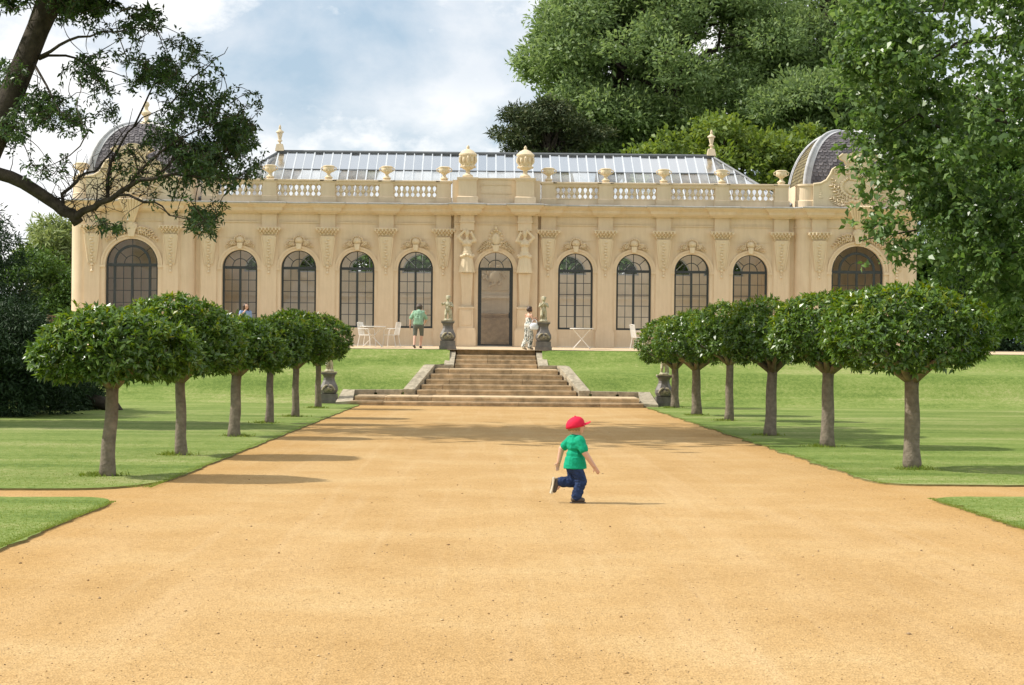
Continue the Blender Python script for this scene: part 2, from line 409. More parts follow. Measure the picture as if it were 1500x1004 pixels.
def grass():
    m, t, b = mat_base('mown_grass')
    co = nd(t, 'ShaderNodeTexCoord')
    def noise(s, d, sc_=(1, 1, 1)):
        mp = nd(t, 'ShaderNodeMapping'); mp.inputs['Scale'].default_value = sc_; t.links.new(co.outputs['Object'], mp.inputs[0])
        n = nd(t, 'ShaderNodeTexNoise', ins={'Scale': s, 'Detail': d, 'Roughness': .65}); t.links.new(mp.outputs[0], n.inputs['Vector']); return n.outputs[0]
    a = nd(t, 'ShaderNodeMath', operation='ADD'); t.links.new(noise(.35, 6), a.inputs[0]); t.links.new(noise(9, 5, (1, .8, 1)), a.inputs[1])
    a2 = nd(t, 'ShaderNodeMath', operation='ADD'); t.links.new(a.outputs[0], a2.inputs[0]); t.links.new(noise(1.0, 3, (.05, .9, 1)), a2.inputs[1])
    a4 = nd(t, 'ShaderNodeMath', operation='ADD'); t.links.new(a2.outputs[0], a4.inputs[0]); t.links.new(noise(38, 4, (1, .5, 1)), a4.inputs[1]); a2 = a4
    h = nd(t, 'ShaderNodeMath', operation='MULTIPLY'); h.inputs[1].default_value = 1 / 4; t.links.new(a2.outputs[0], h.inputs[0])
    r = nd(t, 'ShaderNodeValToRGB'); e = r.color_ramp.elements
    cs = [(.41, (.085, .14, .022)), (.475, (.145, .21, .040)), (.525, (.205, .26, .064)), (.59, (.32, .32, .135))]
    while len(e) < 4: e.new(.5)
    for i, (p, c) in enumerate(cs): e[i].position = p; e[i].color = rgba(c)
    t.links.new(h.outputs[0], r.inputs[0]); t.links.new(r.outputs[0], b.inputs['Base Color'])
    b.inputs['Roughness'].default_value = .85; b.inputs['Specular IOR Level'].default_value = .2
    bp = nd(t, 'ShaderNodeBump', ins={'Strength': .7, 'Distance': .03}); t.links.new(noise(40, 4), bp.inputs['Height']); t.links.new(bp.outputs[0], b.inputs['Normal'])
    return m
M['grass'] = grass()
M['pale_gravel'] = simple('pale_terrace_gravel', (.58, .45, .30), .95, 0, .12, 9, .5, 50, .15)
M['soil'] = simple('turf_edge_soil', (.20, .165, .06), .95, 0, .3, 8, .5, 30)
M['blade'] = leaf_mat('grass_blade', [(.12, .185, .027), (.18, .25, .046), (.27, .31, .09)], .7, .3, .2)
M['stone'] = leaf_mat('loose_stone', [(.16, .10, .055), (.42, .27, .12), (.60, .44, .25), (.26, .18, .11)], .9, 0.0, .2)
M['bark'] = simple('grey_bark', (.20, .165, .125), .9, 0, .35, 9, .9, 26, .2)
M['dark_bark'] = simple('dark_bark', (.058, .047, .036), .9, 0, .45, 6, .9, 18, .2)
M['laurel'] = leaf_mat('laurel_leaf', [(.045, .098, .017), (.075, .15, .024), (.11, .20, .032), (.165, .265, .05)], .33, .28, .65)
M['laurel_new'] = leaf_mat('laurel_young_leaf', [(.09, .17, .018), (.16, .24, .025), (.24, .27, .03)], .35, .3, .5)
M['ash'] = leaf_mat('grey_green_leaf', [(.125, .195, .072), (.18, .265, .10), (.245, .33, .142)], .5, .4, .35)
M['lime'] = leaf_mat('yellow_green_leaf', [(.10, .165, .03), (.155, .225, .045), (.21, .28, .07)], .5, .35, .3)
M['oak'] = leaf_mat('oak_leaf', [(.06, .12, .03), (.11, .20, .052), (.205, .30, .11)], .38, .4, .6)
M['left_leaf'] = leaf_mat('chestnut_leaf', [(.032, .066, .023), (.05, .098, .032), (.085, .15, .042)], .4, .26, .5)
M['yew'] = leaf_mat('yew_needle', [(.018, .042, .016), (.032, .066, .024), (.048, .094, .032)], .6, .08, .3)
M['cedar'] = leaf_mat('cedar_needle', [(.05, .075, .03), (.07, .10, .04), (.105, .115, .045)], .6, .1, .3)
M['willow'] = leaf_mat('willow_leaf', [(.15, .21, .07), (.22, .28, .10), (.29, .34, .14)], .5, .35, .3)
M['hedge'] = leaf_mat('hedge_leaf', [(.045, .10, .02), (.07, .14, .028), (.105, .19, .04)], .5, .2, .3)
# ------------------------------------------------------------------ ground, path, lawns, terrace
SL = -.0066
XA, YF, ZT = .49, 72.35, 1.44         # building axis, facade plane, floor level at the facade
PROF = [(-60, .396), (60.6, 60.6 * SL), (61.6, -.22), (63.4, .60), (65.2, .74), (66.5, 1.305), (67.0, 1.31), (72.4, 1.43), (90, 1.43)]
def gz(y):
    if y <= PROF[0][0]: return PROF[0][1]
    for (a, za), (b, zb) in zip(PROF, PROF[1:]):
        if y <= b:
            k = (y - a) / (b - a)
            if a > 60.7 and b < 66.9: k = k * k * (3 - 2 * k) * .6 + k * .4
            return za + (zb - za) * k
    return PROF[-1][1]
ys = [-300, -60, -10] + list(np.linspace(0, 57.5, 8)) + [58.5] + list(np.linspace(60.9, 67, 18)) + [69, 72.4, 74, 80, 100, 200, 500, 1500]
gm = MB(); xs = [-1500, -200, -60, -20, 0, 20, 60, 200, 1500]
gm.add([(x, y, gz(y) - (.05 if y < 58 or y > 73 else 1.1)) for y in ys for x in xs], [(j * 9 + i, j * 9 + i + 1, (j + 1) * 9 + i + 1, (j + 1) * 9 + i) for j in range(len(ys) - 1) for i in range(8)])
tag(gm.build('ground', M['grass']), kind='structure')
gp = [(-60, 19.4), (-6, 19.4), (-6, -8), (7, -8), (7, 19.4), (60, 19.4), (60, 25), (7, 25), (7, 60.2), (-6, 60.2), (-6, 25), (-60, 25)]
tag(MB().add([(x, y, y * SL) for x, y in gp], [tuple(range(len(gp)))]).build('gravel_path', M['gravel']), kind='structure')
def wob(t, a=.05): return a * (math.sin(t * 1.7) * .4 + math.sin(t * 4.1 + 1) * .3 + math.sin(t * 9.7 + 2) * .25 + random.uniform(-.3, .3))
def lawn(pts, edge):     # outline polygon; visible run along the gravel gets a ragged turf edge
    n = len(pts); b = MB()
    up = .024
    b.add([(x, y, y * SL + up) for x, y in pts], [tuple(range(n))])
    o = b.build('lawn', M['grass']); tag(o, kind='structure')
    s = MB()
    s.add([(x, y, y * SL + up - .004) for x, y in pts] + [(x, y, y * SL - .01) for x, y in pts], [(i, (i + 1) % n, (i + 1) % n + n, i + n) for i in range(n)])
    tag(s.build('turf_edge', M['soil']), kind='structure')
def run(p, q, n, a=.05):
    out = []
    for i in range(n):
        t = i / n; x = p[0] + (q[0] - p[0]) * t; y = p[1] + (q[1] - p[1]) * t
        d = wob(x * 3 + y, a); l = math.hypot(q[0] - p[0], q[1] - p[1])
        out.append((x - (q[1] - p[1]) / l * d, y + (q[0] - p[0]) / l * d))
    return out
def arc(p, c, q, n):     # quadratic curve round a corner
    return [((1 - t) ** 2 * p[0] + 2 * t * (1 - t) * c[0] + t * t * q[0], (1 - t) ** 2 * p[1] + 2 * t * (1 - t) * c[1] + t * t * q[1]) for t in [i / n for i in range(n)]]
lawn(run((-3.83, 24.1), (-3.77, 60.65), 260, .035) + [(-60, 60.65), (-60, 21.2)] + run((-12, 21.3), (-4.7, 22.0), 40, .04) + arc((-4.7, 22.0), (-3.9, 22.2), (-3.83, 24.1), 10), 0)
lawn(run((-60, 20.3), (-8, 20.35), 10, .03) + run((-8, 20.35), (-4.3, 20.75), 30, .04) + arc((-4.3, 20.75), (-3.9, 20.7), (-3.86, 19.8), 8) + run((-3.86, 19.8), (-3.72, 6), 140, .04) + [(-3.7, -8), (-60, -8)], 0)
lawn([(60, 60.65)] + run((5.12, 60.65), (5.02, 25.2), 420, .09) + arc((5.02, 25.2), (4.95, 23.95), (5.6, 23.95), 10) + run((5.6, 23.95), (14, 24.05), 60, .04) + [(60, 24.1)], 0)
lawn(run((5.3, 6), (5.12, 20.6), 260, .10) + arc((5.12, 20.6), (4.95, 21.8), (5.6, 21.9), 8) + run((5.6, 21.9), (13, 22.6), 50, .05) + [(60, 22.6), (60, -8), (5.4, -8)], 0)
def xin(y, side):
    if y < 61.7: v = 4.95
    elif y < 63.5: v = 2.85 - (y - 61.7) / 1.8 * .5
    elif y < 65.3: v = 2.3
    else: v = 1.6
    return XA + side * v
for side in (-1, 1):
    yy = [60.6] + list(np.linspace(60.8, 61.65, 6)) + list(np.linspace(61.72, 63.45, 14)) + list(np.linspace(63.52, 66.9, 22))
    tt = [0] + list(np.geomspace(.004, 1, 34))
    b = MB(); nx = len(tt)
    for y in yy:
        for t in tt:
            x = xin(y, side) + side * t * 55
            und = (.03 * math.sin(x * .9 + y) + .025 * math.sin(x * 2.3 - y * 1.3)) if 61 < y < 66.4 else 0
            b.v.append((x, y, gz(y) + .024 + und))
    b.f += [(j * nx + i, j * nx + i + 1, (j + 1) * nx + i + 1, (j + 1) * nx + i) for j in range(len(yy) - 1) for i in range(nx - 1)]
    tag(b.build('lawn_bank', M['grass'], smooth='all'), kind='structure')
te = run((60, 66.75), (XA + 1.7, 66.75), 160, .05) + [(XA + 1.7, 66.4), (XA - 1.7, 66.4)] + run((XA - 1.7, 66.75), (-60, 66.75), 160, .05)
tp = [(x, y) for x, y in te] + [(-60, 72.6), (60, 72.6)]
tag(MB().add([(x, y, 1.345 + (y - 66.75) * .0175) for x, y in tp], [tuple(range(len(tp)))]).build('terrace', M['pale_gravel']), kind='structure')
def tz(y): return 1.345 + (y - 66.75) * .0175
# ------------------------------------------------------------------ staircase
stair = thing('staircase', 'broad flared flight of worn brown stone steps between gravel path and terrace', 'steps', (XA, 59.3, 60 * SL))
def stl(x, y, z): return (x, y - 59.3, z - 60 * SL)
def step(hw0, y0, y1, z0, z1, hw1=None):
    hw1 = hw1 or hw0
    cuts = [-1] + sorted(random.uniform(-.8, .8) for _ in range(2 if hw0 < 4 else 4)) + [1]
    for a, b in zip(cuts, cuts[1:]):
        g = .006; dz = random.uniform(-.006, .006); nz_ = .02
        f0, f1 = a * hw0 + g, b * hw0 - g; k0, k1 = a * hw1 + g, b * hw1 - g
        m = MB()
        m.hexa([stl(f0, y0 + nz_, z0), stl(f1, y0 + nz_, z0), stl(k1, y1, z0), stl(k0, y1, z0)], [stl(f0, y0 + nz_, z1 - .05), stl(f1, y0 + nz_, z1 - .05), stl(k1, y1, z1 - .05), stl(k0, y1, z1 - .05)])
        m.hexa([stl(f0, y0, z1 - .05), stl(f1, y0, z1 - .05), stl(k1, y1, z1 - .05), stl(k0, y1, z1 - .05)], [stl(f0, y0 + .008, z1 + dz), stl(f1, y0 + .008, z1 + dz), stl(k1, y1, z1 + dz), stl(k0, y1, z1 + dz)])
        m.build('step_stone', M['step'], stair)
step(4.55, 59.3, 60.2, -.6, -.262)
step(4.45, 59.72, 62.4, -.6, -.122)
for i in range(5):
    k = i / 4; z1 = -.122 + .1655 * (i + 1)
    step(2.58 - .54 * k, 61.8 + .4 * i, (62.8 + .4 * i) if i < 4 else 66.0, -.4, z1, 2.58 - .54 * min(1, k + .2))
for i in range(4):
    z1 = .706 + .15 * (i + 1)
    step(1.42 - .02 * i, 65.5 + .4 * i, 66.5 + .4 * i if i < 3 else 67.1, .3, z1 + (.04 if i == 3 else 0))
def coping(q, down, joints=2):
    # q: inner-low, outer-low, outer-high, inner-high (x, y, z)
    for j in range(joints):
        a, b = j / joints + .004, (j + 1) / joints - .004
        def L_(p, r, t): return tuple(p[i] + (r[i] - p[i]) * t for i in range(3))
        t4 = [L_(q[0], q[3], a), L_(q[1], q[2], a), L_(q[1], q[2], b), L_(q[0], q[3], b)]
        m = MB(); ins = .02
        m.hexa([stl(p[0], p[1], p[2] - .09) for p in t4], [stl(*p) for p in t4])
        cx = sum(p[0] for p in t4) / 4; cy = sum(p[1] for p in t4) / 4
        m.hexa([stl(p[0] + (cx - p[0]) * .1, p[1] + (cy - p[1]) * .03, p[2] - down) for p in t4], [stl(p[0] + (cx - p[0]) * .1, p[1] + (cy - p[1]) * .03, p[2] - .09) for p in t4])
        m.build('coping_stone', M['coping'], stair)
for s in (-1, 1):
    coping([(s * 1.45, 65.2, .80), (s * 1.78, 65.2, .80), (s * 1.71, 66.85, 1.40), (s * 1.38, 66.85, 1.40)], 1.0, 2)
    coping([(s * 1.47, 65.22, .826), (s * 1.47, 65.56, .826), (s * 2.40, 65.56, .826), (s * 2.40, 65.22, .826)], .9, 1)
    coping([(s * 2.08, 63.46, .82), (s * 2.42, 63.46, .82), (s * 2.42, 65.20, .82), (s * 2.08, 65.20, .82)], .9, 1)
    coping([(s * 2.66, 61.7, .06), (s * 3.02, 61.7, .06), (s * 2.42, 63.45, .82), (s * 2.07, 63.45, .82)], .9, 3)
    coping([(s * 3.03, 61.75, .045), (s * 3.03, 62.1, .045), (s * 4.78, 62.1, .03), (s * 4.78, 61.75, .03)], .6, 2)
    coping([(s * 4.5, 59.6, -.27), (s * 5.02, 59.45, -.30), (s * 4.98, 62.12, .035), (s * 4.58, 61.73, .035)], .5, 2)
# ------------------------------------------------------------------ orangery
org = thing('orangery', 'long cream stucco orangery with arched windows, glass roof and domed end pavilions behind the terrace', 'building', (XA, YF, ZT))
def part(mb, name, mat='stucco', loc=(0, 0, 0), rz=0, smooth=False, parent=None):
    return mb.build(name, M[mat] if isinstance(mat, str) else mat, parent or org, loc, rz, smooth)
def arch_pts(c, r, zs, n=24): return [(c - r * math.cos(math.pi * i / n), zs + r * math.sin(math.pi * i / n)) for i in range(n + 1)]
def wall_bay(m, x0, x1, H, c, r, sill, zs, y0, y1, z0=0.0):
    ap = arch_pts(c, r, zs)
    for y, fl in ((y0, 0), (y1, 1)):
        m.add([(x0, y, z0), (c - r, y, z0), (c - r, y, H), (x0, y, H)], [(0, 1, 2, 3)])
        m.add([(c + r, y, z0), (x1, y, z0), (x1, y, H), (c + r, y, H)], [(0, 1, 2, 3)])
        if sill > z0: m.add([(c - r, y, z0), (c + r, y, z0), (c + r, y, sill), (c - r, y, sill)], [(0, 1, 2, 3)])
        for (a, za), (b, zb) in zip(ap, ap[1:]):
            m.add([(a, y, za), (b, y, zb), (b, y, H), (a, y, H)], [(0, 1, 2, 3)])
    op = [(c - r, sill)] + ap + [(c + r, sill)]
    for (a, za), (b, zb) in zip(op, op[1:] + op[:1]):
        m.add([(a, y0, za), (b, y0, zb), (b, y1, zb), (a, y1, za)], [(0, 1, 2, 3)])
    m.add([(x0, y0, H), (x1, y0, H), (x1, y1, H), (x0, y1, H)], [(0, 1, 2, 3)])
    m.add([(x0, y0, z0), (x0, y1, z0), (x0, y1, H), (x0, y0, H)], [(0, 1, 2, 3)])
    m.add([(x1, y0, z0), (x1, y1, z0), (x1, y1, H), (x1, y0, H)], [(0, 1, 2, 3)])
HW, ZS, RW, SILL = 5.25, 2.90, .66, .67
WX = [3.03, 5.24, 7.44, 9.66]
PX = [1.98, 4.15, 6.35, 8.56, 10.82]
BX = [1.70, 4.15, 6.35, 8.56, 11.12]
wm = MB()
for s in (-1, 1):
    for i, c in enumerate(WX):
        a, b = sorted((s * BX[i], s * BX[i + 1])); wall_bay(wm, a, b, HW, s * c, RW, SILL, ZS, 0, .4)
    a, b = sorted((s * 1.56, s * 1.72)); wm.box(a, b, .06, .42, 0, HW)
    a, b = sorted((s * 11.1, s * 11.4)); wm.box(a, b, .10, .5, 0, HW)
    a, b = sorted((s * 11.25, s * 11.45)); wm.box(a, b, .45, 1.1, 0, HW); wm.box(a, b, 1.1, 8.0, 4.3, HW); wm.box(a, b, 7.2, 8.0, 0, 4.3)
wall_bay(wm, -1.58, 1.58, HW, 0, RW, 0, ZS, -.22, .4)
PC, PS, PR = 13.67, 2.94, .98
for s in (-1, 1):
    c = s * PC
    wall_bay(wm, c - 1.88, c + 1.88, HW, c, PR, .55, PS, -.35, .05)
    for q in (-1, 1):
        ring = []
        for k in range(11):
            t = R(90 * k / 10)
            ring.append((c + q * (1.88 + .45 * math.sin(t)), .10 - .45 * math.cos(t)))
        m2 = []
        for (a, ya), (b, yb) in zip(ring, ring[1:]):
            wm.add([(a, ya, 0), (b, yb, 0), (b, yb, HW), (a, ya, HW)], [(0, 1, 2, 3)])
        x_ = c + q * 2.33
        def sq_(ya, yb, za, zb): wm.add([(x_, ya, za), (x_, yb, za), (x_, yb, zb), (x_, ya, zb)], [(0, 1, 2, 3)])
        if q == -s: sq_(.10, 1.1, 0, HW); sq_(1.1, 7.2, 4.3, HW); sq_(7.2, 8.0, 0, HW)
        else:
            sq_(.10, 1.3, 0, HW); sq_(3.3, 8.0, 0, HW); sq_(1.3, 3.3, 0, .55); sq_(1.3, 3.3, 3.9, HW)
            sw = MB(); sw.box(x_ - .04, x_ + .04, 1.3, 1.38, .55, 3.9); sw.box(x_ - .04, x_ + .04, 3.22, 3.3, .55, 3.9); sw.box(x_ - .04, x_ + .04, 1.38, 3.22, .55, .63); sw.box(x_ - .04, x_ + .04, 1.38, 3.22, 3.82, 3.9)
            for yv_ in (1.84, 2.3, 2.76): sw.box(x_ - .02, x_ + .02, yv_ - .02, yv_ + .02, .63, 3.82)
            for k_ in range(1, 6): sw.box(x_ - .018, x_ + .018, 1.38, 3.22, .63 + k_ * .53 - .012, .63 + k_ * .53 + .012)
            side_w = sw.mesh('added_side_window', M['iron']); so2 = obj('added_side_window', side_w, org)  # unseen end window, added to let light into the pavilion
            MB().add([(x_, 1.38, .63), (x_, 3.22, .63), (x_, 3.22, 3.82), (x_, 1.38, 3.82)], [(0, 1, 2, 3)]).build('pane', M['glass'], so2)
    wm.box(c - 2.3, c + 2.3, 7.8, 8.0, 0, HW)
part(wm, 'wall', 'stucco')
# interior with lunettes in the back wall
im = MB()
lx = [-9.66, -7.44, -5.24, -3.03, -.0, 3.03, 5.24, 7.44, 9.66]
bx = [-11.25, -8.55, -6.35, -4.15, -1.7, 1.7, 4.15, 6.35, 8.55, 11.25]
for i, c in enumerate(lx):
    if i == 4: im.box(bx[4], bx[5], 8.0, 8.3, 0, HW + .7)
    else: wall_bay(im, bx[i], bx[i + 1], HW + .7, c, .84, 3.03, 3.03, 8.0, 8.3)
im.box(-11.2, 11.2, 7.9, 8.0, 2.02, 2.12)
for s in (-1, 1): im.box(s * PC - 2.2, s * PC + 2.2, 5.2, 5.4, .03, HW)
part(im, 'interior_wall', 'interior')
part(MB().box(-16, 16, -.1, 8.3, -.3, .025), 'floor', 'floor')
dm = MB(); dm.box(-.95, .95, 6.9, 7.6, .03, 1.28); dm.box(-1.0, 1.0, 6.85, 7.65, 1.28, 1.36)
for x in (-.9, -.3, .3): dm.box(x, x + .6, 6.87, 6.9, .15, 1.18)
part(dm, 'wooden_chest', 'brown')
ca = MB(); ca.box(-.62, .62, 7.93, 8.0, 2.35, 3.6)
ca.ell((0, 7.9, 2.95), (.26, .08, .32))
for k in range(40):
    a = k * 2.4; rr = .18 + .34 * ((k * 7) % 10) / 10
    ca.ell((rr * math.cos(a) * .95, 7.9, 2.95 + rr * math.sin(a)), (.07, .06, .07), 6, 4)
part(ca, 'arms_relief', 'carved', smooth=True)
# windows: frame mesh, panes as children
def arc_bar(m, r0, r1, y0, y1, zs, a0=0, a1=180, n=20):
    for i in range(n):
        t0, t1 = R(a0 + (a1 - a0) * i / n), R(a0 + (a1 - a0) * (i + 1) / n)
        def q(r_, t, y): return (r_ * math.cos(t), y, zs + r_ * math.sin(t))
        m.hexa([q(r0, t0, y0), q(r1, t0, y0), q(r1, t1, y0), q(r0, t1, y0)], [q(r0, t0, y1), q(r1, t0, y1), q(r1, t1, y1), q(r0, t1, y1)])
def radial(m, r0, r1, ang, w, y0, y1, zs):
    d = Vector((math.cos(R(ang)), math.sin(R(ang)))); n = Vector((-d.y, d.x)) * w / 2
    def q(p, y): return (p.x, y, zs + p.y)
    P = [d * r0 - n, d * r1 - n, d * r1 + n, d * r0 + n]
    m.hexa([q(p, y0) for p in P], [q(p, y1) for p in P])
def sector(r0, r1, a0, a1, n=6):
    m = MB(); o = [(r1 * math.cos(R(a0 + (a1 - a0) * i / n)), r1 * math.sin(R(a0 + (a1 - a0) * i / n))) for i in range(n + 1)]
    if r0 > 0: o += [(r0 * math.cos(R(a1 - (a1 - a0) * i / n)), r0 * math.sin(R(a1 - (a1 - a0) * i / n))) for i in range(n + 1)]
    else: o.append((0, 0))
    m.add([(x, 0, z) for x, z in o], [tuple(range(len(o)))]); return m.mesh('pane', M['glass'])
def rect_pane(w, h):
    m = MB(); m.add([(-w / 2, 0, 0), (w / 2, 0, 0), (w / 2, 0, h), (-w / 2, 0, h)], [(0, 1, 2, 3)]); return m.mesh('pane', M['glass'])
FT = .075
wf = MB()       # small window, origin at arch centre x, sill z=0
H0 = ZS - SILL
wf.box(-RW, -RW + FT, 0, .08, 0, H0 - .05); wf.box(RW - FT, RW, 0, .08, 0, H0 - .05); wf.box(-RW + FT, RW - FT, 0, .08, 0, FT)
wf.box(-RW - .01, RW + .01, -.01, .09, H0 - .05, H0 + .05)
arc_bar(wf, RW - FT, RW, 0, .08, H0 + .05)
wf.v = [(x, y, z if z <= H0 + .06 else z) for x, y, z in wf.v]
wf.box(-.042, .042, 0, .08, FT, H0 - .05)
cw = (RW - FT - .042) / 2; rows = 5; rh = (H0 - .05 - FT) / rows
for s in (-1, 1):
    x = s * (.042 + cw); wf.box(x - .011, x + .011, .02, .06, FT, H0 - .05)
for j in range(1, rows): wf.box(-RW + FT, -.042, .022, .058, FT + rh * j - .011, FT + rh * j + .011); wf.box(.042, RW - FT, .022, .058, FT + rh * j - .011, FT + rh * j + .011)
arc_bar(wf, .275, .305, .02, .06, H0 + .05, n=14)
wf.box(-.014, .014, .018, .062, H0 + .05, H0 + RW)
for a in (42, 138): radial(wf, .30, RW - .03, a, .024, .02, .06, H0 + .05)
wmesh = wf.mesh('window', M['iron'])
rp_ = rect_pane(cw - .022, rh - .022); rinner = RW - FT
secs = [sector(0, .275, 0, 90), sector(0, .275, 90, 180), sector(.305, rinner, 0, 42), sector(.305, rinner, 42, 90), sector(.305, rinner, 90, 138), sector(.305, rinner, 138, 180)]
def add_panes(w, zs):
    for m_ in secs: obj('pane', m_, w, (0, .04, zs))
for s in (-1, 1):
    for c in WX:
        w = obj('window', wmesh, org, (s * c, .16, SILL))
        for q in (-1, 1):
            for i in range(2):
                for j in range(rows):
                    obj('pane', rp_, w, (q * (.042 + cw * (i + .5)), .04, FT + rh * j + .011))
        add_panes(w, H0 + .05)
# pavilion window
pw = MB(); H1 = PS - .55
pw.box(-PR, -PR + FT, 0, .08, 0, H1 - .05); pw.box(PR - FT, PR, 0, .08, 0, H1 - .05); pw.box(-PR + FT, PR - FT, 0, .08, 0, FT)
pw.box(-PR - .01, PR + .01, -.01, .09, H1 - .05, H1 + .06); arc_bar(pw, PR - FT, PR, 0, .08, H1 + .06)
for x in (-.66, 0, .66): pw.box(x - .045, x + .045, 0, .08, FT, H1 - .05)
arc_bar(pw, .61, .70, 0, .08, H1 + .06); arc_bar(pw, .29, .315, .02, .06, H1 + .06, n=14)
pw.box(-.012, .012, .02, .06, H1 + .06, H1 + PR)
for a in (42, 138): radial(pw, .31, .62, a, .022, .02, .06, H1 + .06); radial(pw, .69, PR - .03, a, .022, .02, .06, H1 + .06)
for x in (-.33, .33): pw.box(x - .011, x + .011, .02, .06, FT, H1 - .05)
prh = (H1 - .05 - FT) / 5
for j in range(1, 5):
    for a, b in ((-PR + FT, -.705), (-.615, -.045), (.045, .615), (.705, PR - FT)): pw.box(a, b, .022, .058, FT + prh * j - .01, FT + prh * j + .01)
pmesh = pw.mesh('window', M['iron'])
pp1 = rect_pane(.27, prh - .02); pp2 = rect_pane(.19, prh - .02)
psec = [sector(0, .29, 0, 90), sector(0, .29, 90, 180)] + [sector(a0, a1, b0, b1) for a0, a1 in ((.315, .61), (.70, PR - FT)) for b0, b1 in ((0, 42), (42, 90), (90, 138), (138, 180))]
for s in (-1, 1):
    w = obj('window', pmesh, org, (s * PC, -.2, .55))
    for j in range(5):
        for x in (-.478, -.187, .187, .478): obj('pane', pp1, w, (x, .04, FT + prh * j + .01))
        for x in (-.805, .805): obj('pane', pp2, w, (x, .04, FT + prh * j + .01))
    for m_ in psec: obj('pane', m_, w, (0, .04, H1 + .06))
# lunette glass
lm = MB(); arc_bar(lm, .78, .84, 0, .06, 0); lm.box(-.84, .84, 0, .06, -.001, .06)
lm.box(-.015, .015, .01, .05, .06, .8)
for a in (45, 135): radial(lm, .0, .8, a, .025, .01, .05, 0)
lmesh = lm.mesh('lunette', M['white_bar']); lp = sector(0, .8, 0, 180, 16)
for c in lx:
    if c: w = obj('lunette', lmesh, org, (c, 8.1, 3.03)); obj('pane', lp, w, (0, .03, 0))
# door
d = MB(); d.box(-RW, -RW + .07, 0, .09, .0, ZS - .05); d.box(RW - .07, RW, 0, .09, 0, ZS - .05)
d.box(-RW - .01, RW + .01, -.01, .1, ZS - .05, ZS + .06); arc_bar(d, RW - .07, RW, 0, .08, ZS + .06)
arc_bar(d, .275, .305, .02, .06, ZS + .06, n=14); d.box(-.014, .014, .018, .062, ZS + .06, ZS + RW)
for a in (42, 138): radial(d, .3, RW - .03, a, .024, .02, .06, ZS + .06)
d.box(-RW + .07, RW - .07, .01, .07, .0, .06)
for x in (-.56, .56): d.box(x - .03, x + .03, .012, .07, .06, ZS - .05)
door = part(d, 'door', 'iron', (0, .0, .025))
obj('pane', rect_pane(1.06, 2.78), door, (0, .04, .06)); add_panes(door, ZS + .06)
MB().box(-.012, .012, -.05, .02, 0, .22).build('handle', M['iron'], door, (.52, 0, 1.05))
# archivolts, cartouches
av = MB(); arc_bar(av, RW + .004, RW + .10, -.035, .05, ZS, n=24); arc_bar(av, RW + .10, RW + .17, -.06, .05, ZS, n=24)
for s in (-1, 1):
    a, b = sorted((s * (RW + .004), s * (RW + .19))); av.box(a, b, -.07, .05, ZS - .09, ZS - .003); av.box(*sorted((s * (RW + .02), s * (RW + .16))), -.03, .05, SILL - .02, ZS - .09)
avm = av.mesh('archivolt', M['stucco'])
def leaf_spray(m, p0, p1, sag, n, size, y):
    for i in range(n):
        t = (i + .5) / n; x = p0[0] + (p1[0] - p0[0]) * t; z = p0[1] + (p1[1] - p0[1]) * t + sag * math.sin(math.pi * t)
        an = math.atan2(p1[1] - p0[1], p1[0] - p0[0])
        for q in (-1, 1):
            rot = Matrix.Rotation(-(an + q * .8), 3, 'Y'); s_ = size * (1.1 - .4 * t)
            d_ = rot @ Vector((s_ * .7, 0, 0))
            m.ell((x + d_.x, y - .03 * ((i + (q > 0)) % 2), z + d_.z), (s_, s_ * .85, s_ * .36), 6, 4, rot)
            if i % 2: m.ell((x + d_.x * 1.9, y - .02, z + d_.z * 1.9), (s_ * .38, s_ * .5, s_ * .38), 6, 4)
def spiral(m, c, r0, turns, y, rad, sgn=1, a0=0, n=18):
    pts = []
    for i in range(n + 1):
        t = i / n; a = a0 + sgn * turns * 2 * math.pi * t; r_ = r0 * (1 - .85 * t)
        pts.append((c[0] + r_ * math.cos(a), y, c[1] + r_ * math.sin(a)))
    m.tube(pts, rad, 5)
ct = MB()
ct.prism([(-.07, -.06), (.07, -.06), (.11, .16), (-.11, .16)], -.13, .02)
ct.ell((0, -.05, .28), (.17, .08, .15)); ct.ell((0, -.11, .28), (.1, .05, .09))
for k in range(9):
    a = math.pi * k / 8; ct.ell((.2 * math.cos(a), -.09, .28 + .17 * math.sin(a)), (.032, .05, .036), 6, 4)
for s in (-1, 1):
    leaf_spray(ct, (s * .18, .24), (s * .52, .02), .09, 7, .06, -.07)
    leaf_spray(ct, (s * .14, .14), (s * .42, .03), .04, 5, .048, -.08)
    spiral(ct, (s * .3, .17), .07, 1.3, -.11, .022, s)
ctm = ct.mesh('cartouche', M['carved'], True)
for s in (-1, 1):
    for c in WX:
        obj('archivolt', avm, org, (s * c, 0, 0)); obj('cartouche', ctm, org, (s * c, 0, ZS + RW + .1))
obj('archivolt', avm, org, (0, -.22, 0))
av2 = MB(); arc_bar(av2, PR + .004, PR + .11, -.04, .05, PS, n=28); arc_bar(av2, PR + .11, PR + .18, -.07, .05, PS, n=28)
for s in (-1, 1): av2.box(*sorted((s * (PR + .004), s * (PR + .2))), -.08, .05, PS - .09, PS - .003); av2.box(*sorted((s * (PR + .02), s * (PR + .17))), -.03, .05, .5, PS - .09)
av2m = av2.mesh('archivolt', M['stucco'])
c2 = MB()
c2.prism([(-.1, -.08), (.1, -.08), (.17, .25), (-.17, .25)], -.16, .02)
c2.ell((0, -.08, .3), (.22, .09, .2))
for s in (-1, 1):
    leaf_spray(c2, (s * .2, .26), (s * .95, -.22), .14, 9, .095, -.05); leaf_spray(c2, (s * .2, .12), (s * .72, -.14), .1, 6, .08, -.06)
    spiral(c2, (s * .38, .14), .11, 1.4, -.07, .028, s)
c2m = c2.mesh('cartouche', M['carved'], True)
